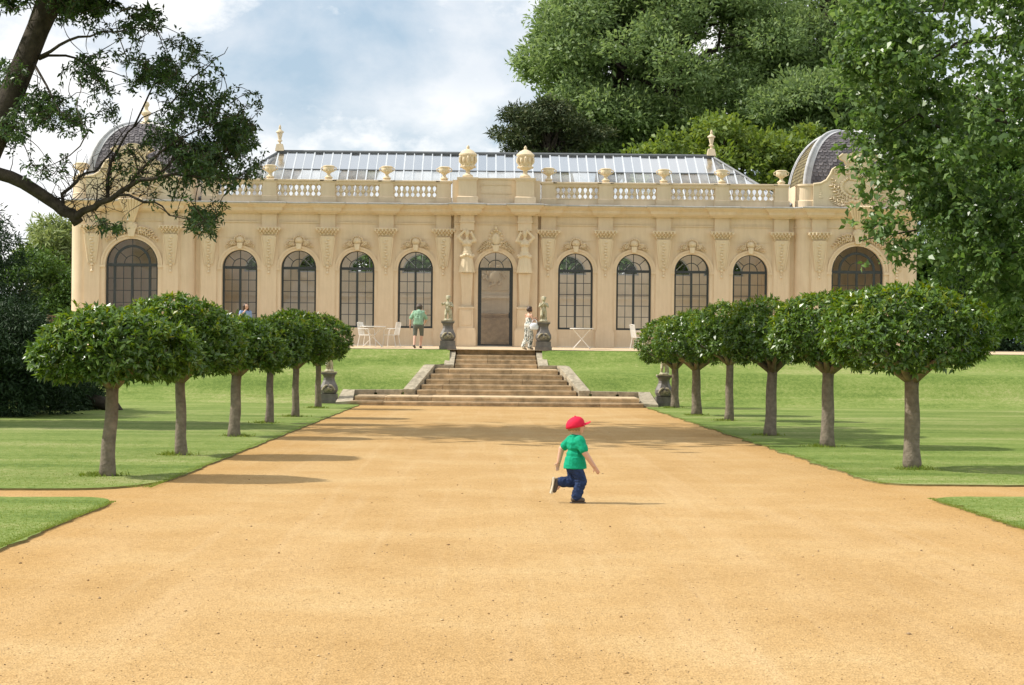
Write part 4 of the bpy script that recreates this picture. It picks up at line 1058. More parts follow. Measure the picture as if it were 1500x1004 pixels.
def putto(kind):
    m = MB(); m.lathe([(.15, 0), (.155, .03), (.13, .06)], (0, 0, 0), 10)
    m.ell((0, -.0, .79), (.082, .09, .095)); m.ell((0, .02, .82), (.09, .09, .08)); m.ell((0, -.085, .77), (.016, .02, .02), 6, 4)
    for k in range(9): m.ell((.07 * math.cos(k * .7), .02 + .068 * math.sin(k * .7), .835), (.03, .03, .035), 6, 4)
    m.cap((0, 0, .64), .05, (0, 0, .72), .045); m.ell((0, 0, .56), (.115, .085, .11)); m.ell((0, -.01, .44), (.10, .09, .09)); m.ell((0, -.015, .37), (.105, .09, .08))
    if kind == 0:
        m.cap((-.055, 0, .34), .062, (-.075, -.05, .2), .05); m.cap((-.075, -.05, .2), .046, (-.085, .01, .06), .035); m.ell((-.085, -.03, .055), (.035, .07, .03), 6, 4)
        m.cap((.055, 0, .34), .062, (.07, -.03, .2), .05); m.cap((.07, -.03, .2), .046, (.06, 0, .06), .035); m.ell((.06, -.04, .055), (.035, .07, .03), 6, 4)
        m.cap((-.11, 0, .62), .042, (-.19, -.04, .55), .036); m.cap((-.19, -.04, .55), .034, (-.21, -.15, .60), .026); m.ell((-.21, -.17, .61), (.03, .04, .03), 6, 4)
        m.cap((.11, 0, .62), .042, (.17, -.04, .5), .036); m.cap((.17, -.04, .5), .034, (.06, -.12, .53), .026); m.ell((.05, -.12, .53), (.03, .04, .03), 6, 4)
        m.cap((.13, .05, .06), .04, (.10, .06, .36), .04)
    else:
        m.cap((-.055, 0, .34), .062, (-.07, -.08, .22), .05); m.cap((-.07, -.08, .22), .046, (-.06, .02, .07), .035); m.ell((-.06, -.02, .055), (.035, .07, .03), 6, 4)
        m.cap((.055, 0, .34), .062, (.06, -.01, .2), .05); m.cap((.06, -.01, .2), .046, (.055, .01, .06), .035); m.ell((.055, -.03, .055), (.035, .07, .03), 6, 4)
        for q in (-1, 1): m.cap((q * .11, 0, .62), .042, (q * .15, -.08, .52), .036); m.cap((q * .15, -.08, .52), .034, (q * .03, -.14, .62), .026); m.ell((q * .025, -.14, .63), (.03, .03, .035), 6, 4)
        m.loft([[(.13 * math.cos(a) * w, .09 + .03 * math.sin(a), z) for a in [k * math.pi / 5 for k in range(10)]] for w, z in ((1, .05), (.9, .25), (.7, .5))])
    return blob('statue', m, .011, M['statue'], False, smooth=3)
pms = [putto(0), putto(1)]
for x, y, z, k, lp_, ls in ((-1.98, 66.95, None, 0, 'grey baluster shaped pedestal left of the stair head', 'small weathered putto statue holding one arm out left of the stair head'),
                            (2.0 - .35, 66.95, None, 1, 'grey baluster shaped pedestal right of the stair head beside the woman', 'small weathered putto statue with hands at its chest right of the stair head'),
                            (-5.3, 60.4, 60.4 * SL + .03, 1, 'grey baluster shaped pedestal at the foot of the steps behind the left row of laurels', 'weathered putto statue hidden by the farthest left laurel crown'),
                            (5.28, 60.4, 60.4 * SL + .03, 0, 'grey baluster shaped pedestal at the foot of the steps behind the right row of laurels', 'weathered putto statue hidden by the farthest right laurel crown')):
    X = XA + x
    if z is None: X = XA + (-1.68 - .02 if x < 0 else 1.66 + .02); X += (-.02 if x < 0 else .02); X = XA + (-1.69 if x < 0 else 1.66); z = tz(y) - .0
    p = thing('pedestal', lp_, 'pedestal', (X, y, z), 0, 'pedestals beside the steps')
    obj('shaft', pdm, p); obj('relief', relm, p); obj('cap_slab', cap_m, p)
    st = obj('statue', pms[k], None, (X, y, z + .996)); tag(st, ls, 'statue', 'putto statues on pedestals')
# ------------------------------------------------------------------ garden furniture
def table(x, y, r_, label):
    t = thing('garden_table', label, 'table', (x, y, tz(y)), 0, 'white garden tables on the terrace')
    MB().lathe([(r_ - .015, .72), (r_, .73), (r_, .75), (r_ - .01, .758)], (0, 0, 0), 28).build('tabletop', M['white_metal'], t)
    for yy_, s in ((-.12, 1), (-.12, -1), (.12, 1), (.12, -1)):
        o = yy_ + (.012 if s > 0 else -.012)
        MB().tube([(-s * r_ * .72, o, .012), (s * r_ * .72, o, .72)], .014, 6).build('leg', M['white_metal'], t)
    MB().tube([(0, -.14, .37), (0, .14, .37)], .012, 6).build('stretcher', M['white_metal'], t)
    return t
def chair(x, y, rz, label):
    t = thing('garden_chair', label, 'chair', (x, y, tz(y)), rz, 'white slatted garden chairs on the terrace')
    s = MB()
    for k in range(6): s.box(-.22 + .076 * k, -.22 + .076 * k + .062, -.21, .21, .435, .452)
    s.tube([(-.22, -.2, .43), (.22, -.2, .43)], .012, 5); s.tube([(-.22, .2, .43), (.22, .2, .43)], .012, 5)
    s.build('seat', M['white_metal'], t)
    b = MB()
    b.tube([(-.22, -.2, .43), (-.30, -.21, .88)], .013, 6); b.tube([(-.22, .2, .43), (-.30, .21, .88)], .013, 6); b.tube([(-.30, -.21, .88), (-.31, 0, .90), (-.30, .21, .88)], .014, 6)
    for k in range(5): yy_ = -.14 + .07 * k; b.hexa([(-.225, yy_ - .018, .44), (-.215, yy_ - .018, .44), (-.215, yy_ + .018, .44), (-.225, yy_ + .018, .44)], [(-.305, yy_ - .018, .885), (-.295, yy_ - .018, .885), (-.295, yy_ + .018, .885), (-.305, yy_ + .018, .885)])
    b.build('backrest', M['white_metal'], t)
    for q in (-1, 1):
        MB().tube([(-.26, q * .21, .66), (-.1, q * .24, .67), (.14, q * .235, .66), (.19, q * .225, .58), (.18, q * .21, .44)], .012, 6).build('armrest', M['white_metal'], t)
        MB().tube([(.2, q * .19, .43), (.24, q * .21, .012)], .013, 6).build('leg', M['white_metal'], t)
        MB().tube([(-.2, q * .19, .43), (-.28, q * .21, .012)], .013, 6).build('leg', M['white_metal'], t)
    return t
def fx(px, y): return (px - 706) * y / F_PX
table(fx(546, 69.3), 69.3, .48, 'round white folding table between two chairs left of the man on the terrace')
chair(fx(538, 69.0), 69.0, R(-25), 'white slatted chair half behind the left table beside the laurel crown')
chair(fx(573, 69.7), 69.7, R(180 - 22), 'white slatted chair between the left table and the man, turned left')
table(fx(852, 69.0), 69.0, .43, 'round white folding table standing alone right of the steps')
chair(fx(937, 69.3), 69.3, R(20), 'white slatted chair half hidden behind the far right laurel crown')
sb = thing('sign_board', 'brown square notice board standing by the hedge left of the orangery', 'sign', (fx(83, 66.9), 66.9, tz(66.9)))
b = MB(); b.box(-.26, .26, -.03, .03, .55, 1.05); b.build('board', M['sign'], sb)
b = MB(); b.box(-.3, -.262, -.035, .035, 0, 1.1); b.box(.262, .3, -.035, .035, 0, 1.1); b.build('frame', M['coping'], sb)
# ------------------------------------------------------------------ people
def hand(m, w, d, n, k=1.0, q=1):
    # w wrist, d pointing direction, n palm normal; palm, four curled fingers, thumb
    d = Vector(d).normalized(); n = Vector(n); n = (n - d * n.dot(d)).normalized(); s_ = d.cross(n) * q
    w = Vector(w); pc = w + d * .045 * k
    rot = Matrix((d, s_, n)).transposed()
    m.ell(pc, (.055 * k, .04 * k, .018 * k), 10, 6, rot)
    for i, (off, ln) in enumerate(((-.028, .062), (-.009, .072), (.010, .068), (.027, .052))):
        a = w + d * .085 * k + s_ * off * k; b_ = a + (d * .55 + n * .12) * ln * k; c_ = b_ + (d * .42 + n * .28) * ln * k
        m.cap(a, .0095 * k, b_, .009 * k, 7); m.cap(b_, .009 * k, c_, .0075 * k, 7)
    a = w + d * .03 * k - s_ * .03 * k; b_ = a + (d * .6 - s_ * .6) * .045 * k; c_ = b_ + (d * .9 - s_ * .1 + n * .2) * .032 * k
    m.cap(a, .012 * k, b_, .011 * k, 7); m.cap(b_, .011 * k, c_, .008 * k, 7)
def head(m, c, r_, face):
    c = Vector(c); f = Vector(face).normalized(); l = Vector((0, 0, 1)).cross(f).normalized(); u = f.cross(l)
    rot = Matrix((f, l, u)).transposed()
    m.ell(c, (r_ * 1.0, r_ * .82, r_ * 1.02), 14, 9, rot); m.ell(c - f * r_ * .16 + u * r_ * .18, (r_ * .98, r_ * .86, r_ * .9), 14, 9, rot)
    m.ell(c + f * r_ * .38 - u * r_ * .55, (r_ * .55, r_ * .55, r_ * .5), 12, 8, rot)
    m.cap(c + f * r_ * .95 + u * r_ * .1, r_ * .08, c + f * r_ * 1.12 - u * r_ * .14, r_ * .12, 7)
    for q in (-1, 1):
        m.ell(c + l * q * r_ * .84 - f * r_ * .08 - u * r_ * .05, (r_ * .16, r_ * .08, r_ * .25), 8, 6, rot)
        m.ell(c + f * r_ * .72 + l * q * r_ * .3 + u * r_ * .18, (r_ * .2, r_ * .25, r_ * .1), 8, 5, rot)
    return c, f, l, u
def face_parts(p, c, f, l, u, r_):
    e = MB()
    for q in (-1, 1): e.ell(c + f * r_ * .90 + l * q * r_ * .33 + u * r_ * .06, (r_ * .1, r_ * .1, r_ * .07), 8, 5)
    e.build('eyes', M['eye'], p, smooth=True)
    e = MB(); e.ell(c + f * r_ * .93 - u * r_ * .55, (r_ * .06, r_ * .2, r_ * .06), 8, 5, Matrix((f, l, u)).transposed()); e.build('mouth', M['lips'], p, smooth=True)
# --- running child
Yc = 20.77; ch = thing('person', 'small child in red cap, green polo shirt and jeans running across the gravel', 'person', (1.03, Yc, Yc * SL), R(12))
m = MB(); hc = (.005, 0, .835)
hc_, f_, l_, u_ = head(m, hc, .088, (1, .05, -.05))
m.cap((.0, 0, .70), .042, (.005, 0, .77), .04); m.ell((-.01, 0, .62), (.075, .1, .11)); m.ell((-.005, 0, .48), (.085, .095, .1)); m.ell((-.01, 0, .41), (.08, .09, .07))
rs, re, rw = V3(.02, -.105, .68), V3(.065, -.15, .55), V3(.165, -.165, .405)
ls, le, lw = V3(-.02, .105, .68), V3(-.12, .145, .58), V3(-.15, .15, .435)
for a, b_, c_ in ((rs, re, rw), (ls, le, lw)): m.cap(a, .04, b_, .036); m.cap(b_, .035, c_, .024)
hand(m, rw, (rw - re), (0, 1, .2), .62, 1); hand(m, lw, (lw - le), (0, -1, .2), .62, -1)
rh, rk, ra = V3(-.01, -.05, .40), V3(.05, -.058, .235), V3(-.005, -.058, .075)
lh, lk, la = V3(-.02, .05, .40), V3(.0, .055, .225), V3(-.15, .058, .225)
for a, b_, c_ in ((rh, rk, ra), (lh, lk, la)): m.cap(a, .056, b_, .042); m.cap(b_, .04, c_, .03)
m.cap(ra, .028, (.05, -.058, .03), .022); m.cap(la, .028, (-.185, .058, .16), .022)
blob('body', m, .005, M['skin'], ch, smooth=3); face_parts(ch, hc_, f_, l_, u_, .088)
m = MB(); m.ell((-.012, 0, .63), (.092, .118, .105)); m.ell((-.005, 0, .50), (.104, .115, .13)); m.cap((-.005, -.02, .43), .092, (-.005, .02, .43), .092); m.cap((-.006, 0, .685), .062, (-.006, 0, .70), .058)
m.loft([[(-.006 + a_ * math.cos(k * math.pi / 9), b2 * math.sin(k * math.pi / 9), z) for k in range(18)] for a_, b2, z in ((.128, .128, .375), (.122, .124, .42), (.105, .116, .5))])
m.cap(rs + V3(0, .012, .0), .060, rs * .3 + re * .7, .052); m.cap(ls + V3(0, -.012, .0), .060, ls * .3 + le * .7, .05)
m.tube([(-.006 + .052 * math.cos(k * math.pi / 6), .055 * math.sin(k * math.pi / 6), .728) for k in range(13)], .013, 6)
blob('shirt', m, .006, M['green_shirt'], ch, smooth=3, wr=.003, ws=14)
m = MB(); m.ell((-.01, 0, .385), (.098, .108, .075))
for a, b_, c_ in ((rh, rk, ra), (lh, lk, la)): m.cap(a, .070, b_, .063); m.cap(b_, .062, c_, .054)
m.cap(ra + V3(.01, 0, .01), .055, ra + V3(.012, 0, .03), .058); m.ell((.028, -.06, .115), (.05, .055, .02)); m.ell((.03, -.06, .16), (.055, .058, .018))
blob('jeans', m, .006, M['denim'], ch, smooth=2, wr=.006, ws=22)
for nm, mk in (('shoe', 0), ('shoe', 1)):
    m = MB(); so_ = MB()
    if mk == 0:
        m.cap((-.03, -.058, .045), .036, (.065, -.058, .035), .03); m.cap((-.02, -.058, .05), .034, (-.015, -.058, .08), .036); so_.box(-.066, .096, -.092, -.024, 0, .016)
    else:
        m.cap((-.19, .058, .235), .036, (-.222, .058, .135), .03); m.cap((-.19, .058, .232), .034, (-.165, .058, .232), .036)
        so_.hexa([(-.236, .024, .275), (-.236, .092, .275), (-.218, .092, .275), (-.218, .024, .275)][::-1], [(-.267, .024, .103), (-.267, .092, .103), (-.247, .092, .098), (-.247, .024, .098)])
    o = blob('shoe', m, .006, M['shoe'], ch, smooth=2)
    so_.build('sole', M['sole' if mk else 'shoe'], o)
m = MB(); cc = V3(-.008, 0, .872); rows_ = []
for i in range(8):
    t = R(88 * i / 7); rows_.append([(cc.x + .101 * math.cos(t) * math.cos(k * math.pi / 10) * 1.02, cc.y + .092 * math.cos(t) * math.sin(k * math.pi / 10), cc.z + .088 * math.sin(t) - .02 + .05 * (math.cos(k * math.pi / 10) * .35 * math.cos(t))) for k in range(20)])
rows_ = [[(p[0], p[1], p[2] - .03) for p in rows_[0]]] + rows_
m.loft(rows_)
capo = m.build('cap', M['cap'], ch, smooth='all')
m = MB(); n = 10; top = []; bot = []
for i in range(n + 1):
    a = R(-62 + 124 * i / n); e_ = .078 * math.cos(a * 1.15)
    i0 = (cc.x + .096 * math.cos(a), .090 * math.sin(a), cc.z - .012); o0 = (cc.x + .096 * math.cos(a) + e_, .092 * math.sin(a), cc.z + .02 - .05 * abs(math.sin(a)) ** 1.5)
    top.append((i0, o0))
for dz in (0, -.008):
    for (a, b_), (c_, d_) in zip(top, top[1:]): m.add([(q[0], q[1], q[2] + dz) for q in (a, b_, d_, c_)], [(0, 1, 2, 3)])
for (a, b_), (c_, d_) in zip(top, top[1:]): m.add([b_, d_, (d_[0], d_[1], d_[2] - .008), (b_[0], b_[1], b_[2] - .008)], [(0, 1, 2, 3)])
m.build('peak', M['cap'], capo, smooth=True)
MB().ell((cc.x, 0, cc.z + .07), (.012, .012, .008), 8, 5).build('button', M['cap'], capo)
m = MB()
for k in range(26):
    a = R(70 + 220 * k / 25); m.cap((.0 + .075 * math.cos(a), .076 * math.sin(a), .86), .014, (-.006 + .076 * math.cos(a), .074 * math.sin(a), .80 - .012 * math.sin(k * 2.1)), .008, 6)
m.build('hair', M['fair_hair'], ch, smooth=True)
# --- man seen from behind
Ym = 68.0; man = thing('person', 'man in pale green shirt and grey shorts walking with bowed head towards the windows', 'person', (fx(613, Ym), Ym, tz(Ym)), R(90 - 8))
m = MB(); hcm = (.17, 0, 1.44); hh = head(m, hcm, .108, (1, 0, -.75))
m.cap((.06, 0, 1.30), .062, (.13, 0, 1.38), .058); m.ell((.0, 0, 1.17), (.115, .18, .18)); m.ell((-.03, 0, .98), (.105, .15, .16)); m.ell((-.04, 0, .85), (.115, .16, .12))
ls, le, lw = V3(.03, .21, 1.27), V3(-.01, .29, 1.02), V3(.04, .31, .80)
rs, re, rw = V3(.05, -.21, 1.27), V3(.12, -.25, 1.02), V3(.25, -.18, .90)
for a, b_, c_ in ((rs, re, rw), (ls, le, lw)): m.cap(a, .052, b_, .042); m.cap(b_, .042, c_, .029)
hand(m, lw, (lw - le), (0, -1, .1), 1.0, -1); hand(m, rw, (rw - re), (0, 1, .1), 1.0, 1)
lh, lk, la = V3(-.03, .10, .84), V3(-.02, .125, .46), V3(-.2, .12, .11)
rh, rk, ra = V3(-.03, -.10, .84), V3(.10, -.10, .47), V3(.08, -.06, .09)
for a, b_, c_ in ((rh, rk, ra), (lh, lk, la)): m.cap(a, .088, b_, .06); m.cap(b_, .058, c_, .037)
m.cap(ra, .04, ra + V3(.16, 0, -.055), .03); m.cap(la, .04, la + V3(.14, 0, -.085), .03)
blob('body', m, .009, M['skin'], man, smooth=3); face_parts(man, *hh, .108)
m = MB(); m.ell((.0, 0, 1.18), (.135, .205, .19)); m.ell((-.03, 0, 1.0), (.135, .185, .2)); m.cap((-.04, -.06, .88), .13, (-.04, .06, .88), .13); m.cap((.03, 0, 1.28), .09, (.06, 0, 1.31), .075)
m.cap(rs + V3(0, .05, 0), .075, rs * .2 + re * .8, .068); m.cap(ls + V3(0, -.05, 0), .075, ls * .2 + le * .8, .068)
for k in range(7): m.cap((-.13, -.12 + .04 * k, 1.1 + .04 * math.sin(k * 2)), .02, (-.15, -.1 + .035 * k, .86), .016)
blob('shirt', m, .011, M['sage_shirt'], man, smooth=3, wr=.0045, ws=8)
m = MB(); m.cap((-.04, -.05, .82), .13, (-.04, .05, .82), .13)
for a, b_ in ((rh, rk), (lh, lk)): m.cap(a, .100, b_ + V3(0, 0, .01), .074)
blob('shorts', m, .011, M['shorts'], man, smooth=2)
for a, dz in ((ra, -.055), (la, -.085)): m = MB(); m.cap(a + V3(-.03, 0, -.045 if dz > -.07 else -.03), .045, a + V3(.17, 0, dz), .038); blob('shoe', m, .01, M['shoe'], man)
m = MB(); c = Vector(hcm)
for k in range(60):
    a = k * 2.4; z = .1 + .9 * (k / 60); rr = math.sqrt(max(0, 1 - z * z)); q = V3(-.02 - .1 * z * .3 + .105 * rr * math.cos(a) - .02, .098 * rr * math.sin(a), .095 * z + .012); m.ell(c + q, (.035, .03, .026), 6, 4)
for k in range(14): a = R(110 + 140 * k / 13); m.ell(c + V3(.1 * math.cos(a), .1 * math.sin(a), -.02), (.035, .03, .045), 6, 4)
blob('hair', m, .012, M['grey_hair'], man, smooth=2)
m = MB(); m.tube([lw + V3(.034 * math.cos(k * math.pi / 5), .034 * math.sin(k * math.pi / 5), .02) for k in range(11)], .011, 6); m.build('wristband', M['strap'], man)
# --- woman at the stair head
Yw = 67.05; wo_ = thing('person', 'dark haired woman in strapless leaf print trouser suit at the stair head', 'person', (fx(774.5, Yw), Yw, tz(Yw) + .01), R(35))
m = MB(); hcw = (.05, 0, 1.40); hw_ = head(m, hcw, .095, (1, -.1, -.1))
m.cap((.0, 0, 1.25), .045, (.03, 0, 1.34), .043); m.ell((0, 0, 1.15), (.09, .15, .13)); m.ell((-.005, 0, 1.0), (.085, .115, .14)); m.ell((-.02, 0, .86), (.115, .155, .12))
rs, re, rw = V3(.0, -.165, 1.215), V3(.05, -.20, .99), V3(.23, -.10, 1.05)
ls, le, lw = V3(.0, .165, 1.215), V3(.06, .2, 1.0), V3(.24, .09, 1.08)
for a, b_, c_ in ((rs, re, rw), (ls, le, lw)): m.cap(a, .042, b_, .035); m.cap(b_, .034, c_, .024)
hand(m, rw, (rw - re), (0, 1, .1), .9, 1); hand(m, lw, (lw - le), (0, -1, .1), .9, -1)
rh, rk, ra = V3(-.02, -.08, .84), V3(.06, -.08, .45), V3(-.02, -.08, .09)
lh, lk, la = V3(-.02, .08, .84), V3(-.02, .08, .45), V3(-.18, .09, .11)
for a, b_, c_ in ((rh, rk, ra), (lh, lk, la)): m.cap(a, .085, b_, .055); m.cap(b_, .052, c_, .034)
m.cap(ra, .034, ra + V3(.14, 0, -.06), .026); m.cap(la, .034, la + V3(.12, 0, -.085), .026)
blob('body', m, .009, M['skin'], wo_, smooth=3); face_parts(wo_, *hw_, .095)
m = MB(); m.ell((0, 0, 1.07), (.105, .145, .10)); m.ell((-.003, 0, .97), (.098, .13, .14)); m.ell((-.02, 0, .86), (.13, .17, .13))
for a, b_, c_ in ((rh, rk, ra), (lh, lk, la)): m.cap(a, .095, b_, .075); m.cap(b_, .073, c_ + V3(0, 0, .0), .075)
for k in range(8): a = k * math.pi / 4; m.cap((-.02 + .09 * math.cos(a), .13 * math.sin(a), .8), .02, (-.05 + .11 * math.cos(a), .13 * math.sin(a), .2), .016)
blob('trouser_suit', m, .011, M['pattern'], wo_, smooth=3, wr=.008, ws=10)
m = MB(); c = Vector(hcw); m.ell(c + V3(-.03, 0, .03), (.10, .095, .095)); m.ell(c + V3(-.09, 0, .0), (.06, .065, .07)); m.ell(c + V3(-.02, 0, .075), (.085, .085, .05))
for k in range(12): a = R(80 + 200 * k / 11); m.ell(c + V3(-.02 + .08 * math.cos(a), .085 * math.sin(a), -.03), (.03, .03, .05), 6, 4)
blob('hair', m, .01, M['hair'], wo_, smooth=2)
for a, dz in ((ra, -.06), (la, -.085)): m = MB(); m.cap(a + V3(-.02, 0, -.05), .035, a + V3(.14, 0, dz - .01), .03); blob('shoe', m, .009, M['sole'], wo_)
bg_ = thing('handbag', 'white rounded handbag hanging from the arm of the woman at the stair head', 'bag', (fx(782.5, Yw - .2), Yw - .2, tz(Yw) + .68))
m = MB(); m.ell((0, 0, .14), (.16, .07, .13), 14, 10); m.cap((-.09, 0, .07), .055, (.09, 0, .07), .055); blob('pouch', m, .012, M['bag'], bg_)
MB().tube([(-.11, 0, .2), (-.07, .02, .34), (0, .05, .40), (.07, .02, .34), (.11, 0, .2)], .012, 6).build('strap', M['bag'], bg_)
# --- person at the left windows (only head and shoulders clear the laurels)
Yp = 69.6; pe = thing('person', 'dark haired person in light blue top half hidden behind the left laurels', 'person', (fx(360, Yp), Yp, tz(Yp)), R(-60))
m = MB(); hcp = (.05, 0, 1.42); hp_ = head(m, hcp, .1, (1, .2, -.1))
m.cap((.0, 0, 1.26), .05, (.03, 0, 1.35), .046); m.ell((0, 0, 1.15), (.1, .17, .14)); m.ell((-.005, 0, 1.0), (.09, .13, .14)); m.ell((-.02, 0, .86), (.115, .155, .12))
rs, re, rw = V3(.0, -.18, 1.22), V3(.06, -.24, .98), V3(.2, -.16, 1.2)
ls, le, lw = V3(.0, .18, 1.22), V3(-.02, .22, .95), V3(.05, .22, .72)
for a, b_, c_ in ((rs, re, rw), (ls, le, lw)): m.cap(a, .046, b_, .038); m.cap(b_, .036, c_, .026)
hand(m, rw, (rw - re), (0, 1, .1), .9, 1); hand(m, lw, (lw - le), (0, -1, .1), .9, -1)
for q in (-1, 1): m.cap((-.02, q * .08, .84), .085, (0, q * .08, .45), .056); m.cap((0, q * .08, .45), .054, (-.03, q * .08, .09), .036); m.cap((-.03, q * .08, .09), .036, (.12, q * .085, .03), .028)
blob('body', m, .01, M['skin'], pe, smooth=3); face_parts(pe, *hp_, .1)
m = MB(); m.ell((0, 0, 1.15), (.125, .19, .15)); m.ell((0, 0, .98), (.115, .155, .17)); m.cap((-.01, -.05, .86), .125, (-.01, .05, .86), .125)
m.cap(rs, .065, rs * .3 + re * .7, .06); m.cap(ls, .065, ls * .3 + le * .7, .06); blob('shirt', m, .012, M['blue_top'], pe, smooth=3)
m = MB(); m.cap((-.02, -.05, .82), .12, (-.02, .05, .82), .12)
for q in (-1, 1): m.cap((-.02, q * .085, .82), .1, (0, q * .085, .45), .075); m.cap((0, q * .085, .45), .073, (-.03, q * .085, .1), .06)
blob('trousers', m, .012, M['denim'], pe)
m = MB(); c = Vector(hcp); m.ell(c + V3(-.03, 0, .03), (.105, .1, .1))
for k in range(16): a = R(60 + 240 * k / 15); m.cap(c + V3(-.02 + .085 * math.cos(a), .09 * math.sin(a), .02), .032, c + V3(-.03 + .09 * math.cos(a), .1 * math.sin(a), -.13), .022)
blob('hair', m, .011, M['hair'], pe, smooth=2)
# ------------------------------------------------------------------ vegetation
def bumpy(D, seed, amp):
    r_ = np.random.default_rng(seed); out = np.ones(len(D))
    for _ in range(9):
        w = nrm(r_.normal(size=3)) * r_.uniform(2.0, 6.5); out += amp * .4 * np.sin(D @ w + r_.uniform(0, 6.28))
    return out
def rosettes(T, A, n, ln, wd, spread=.9):
    # T tips, A axes; n leaves each
    k = len(T); P = np.repeat(T, n, 0); AX = np.repeat(nrm(A), n, 0)
    rnd = nrm(rng.normal(size=(k * n, 3))); side = nrm(rnd - AX * (rnd * AX).sum(1, keepdims=True))
    el = rng.uniform(.15, 1.0, (k * n, 1)) * spread
    D = nrm(AX * (1 - el) + side * el * 1.4 + np.array([0, 0, -.12]))
    P = P - AX * rng.uniform(0, 1, (k * n, 1)) * ln * .9
    N = nrm(AX + rng.normal(size=(k * n, 3)) * .25 + np.array([0, 0, .3]))
    L_ = ln * rng.uniform(.7, 1.25, k * n); return leaf_arrays(P, D, N, L_, L_ * wd)
def laurel(x, y, H, w, hb, tr, label, seed, lean=0, n=760, flat=1.0):
    t = thing('laurel_tree', label, 'tree', (x, y, y * SL + .02), 0, 'clipped laurel trees lining the path')
    r_ = random.Random(seed)
    tk = MB(); pts = []; rad = []
    for i in range(9):
        z = (hb + .22) * i / 8; pts.append((lean * z + .007 * math.sin(i * 1.3 + seed), .006 * math.cos(i + seed), z - .04)); rad.append(tr * .9 * (1.2 if i == 0 else 1.07 if i == 1 else 1 - .025 * i) * r_.uniform(.98, 1.025))
    rad[-1] *= 1.1
    tk.tube(pts, rad, 14); tk.build('trunk', M['bark'], t, smooth='all')
    br_ = MB(); top = Vector(pts[-1])
    for k in range(9):
        a = 2 * math.pi * k / 9 + r_.uniform(-.3, .3); L_ = w * .5 * r_.uniform(.6, .85)
        p = [top + Vector((0, 0, -.10)), top + Vector((math.cos(a) * L_ * .35, math.sin(a) * L_ * .35, .12)), top + Vector((math.cos(a) * L_ * .75, math.sin(a) * L_ * .75, .26)), top + Vector((math.cos(a) * L_, math.sin(a) * L_, .4))]
        br_.tube(p, [tr * .5, tr * .36, tr * .25, tr * .12], 7)
    br_.build('branch', M['bark'], t, smooth='all')
    rx, rz = w / 2, (H - hb) / 2; cz = hb + rz
    D = nrm(rng.normal(size=(int(n * 2.2), 3))); D = D[D[:, 2] > -.72][:int(n * 1.35)]
    # flat underside, domed top
    rr = bumpy(D, seed, .085)
    T = np.stack([D[:, 0] * rx * rr + lean * cz, D[:, 1] * rx * rr * .92, np.where(D[:, 2] < 0, D[:, 2] * rz * .92, np.sign(D[:, 2]) * np.abs(D[:, 2]) ** (1 / flat) * rz) * rr + cz], 1)
    T *= 1; ins = rng.uniform(.86, 1.01, (len(T), 1)); Cc = np.array([lean * cz, 0, cz]); T = Cc + (T - Cc) * ins
    A = nrm(nrm(T - Cc) + np.array([0, 0, .55]) + rng.normal(size=T.shape) * .3)
    new = rng.random(len(T)) < (.18 if x > 0 else .11) * (D[:, 2] > .25) + .035 * (D[:, 2] > -.2)
    V = rosettes(T[~new], A[~new], 9, .105, .36)
    Di = nrm(rng.normal(size=(260, 3))); Ti = Cc + Di * np.array([rx * .62, rx * .6, rz * .6]); V2 = rosettes(Ti, Di, 8, .13, .45)
    V3_ = rosettes(T[new] + A[new] * .04, A[new], 8, .095, .33)
    me = leaf_mesh('crown', np.concatenate([V, V2, V3_]), M['laurel']); me.materials.append(M['laurel_new'])
    mi = np.zeros(len(me.polygons), dtype=np.int32); mi[(len(V) + len(V2)) // 4:] = 1; me.polygons.foreach_set('material_index', mi)
    obj('crown', me, t)
    return t
LT = [(-4.74, 24.3, 2.16, 2.02, 1.02, .105, .06), (-4.58, 29.3, 2.42, 2.05, 1.02, .10, -.02), (-4.64, 36.0, 2.25, 1.85, 1.05, .125, .03), (-4.75, 43.0, 2.36, 1.8, 1.05, .105, 0), (-4.6, 47.4, 2.58, 1.85, 1.1, .105, 0), (-4.71, 55.2, 2.72, 1.95, 1.12, .105, 0)]
RT = [(6.18, 27.3, 2.70, 2.38, 1.17, .135, -.01), (6.16, 33.9, 2.76, 2.3, 1.22, .135, 0), (5.85, 38.6, 2.75, 2.2, 1.2, .135, .02), (6.16, 47.4, 2.9, 2.1, 1.3, .12, 0), (5.81, 51.5, 2.78, 2.3, 1.15, .15, -.02), (5.95, 58.7, 2.75, 2.3, 1.12, .14, 0)]
ordn = ['nearest to the camera, with a slightly leaning trunk', 'second from the camera', 'third from the camera', 'fourth from the camera', 'fifth from the camera', 'farthest, next to the steps']
for i, (x, y, H, w, hb, tr, ln_) in enumerate(LT): laurel(x, y, H, w, hb, tr, 'clipped laurel in the left row, ' + ordn[i], 20 + i, ln_, 900 if i < 2 else 700, 1.15)
ordn[0] = 'nearest to the camera, with the widest flat crown'
for i, (x, y, H, w, hb, tr, ln_) in enumerate(RT): laurel(x, y, H, w, hb, tr, 'clipped laurel in the right row, ' + ordn[i], 40 + i, ln_, 980 if i < 2 else 740, 1.3)
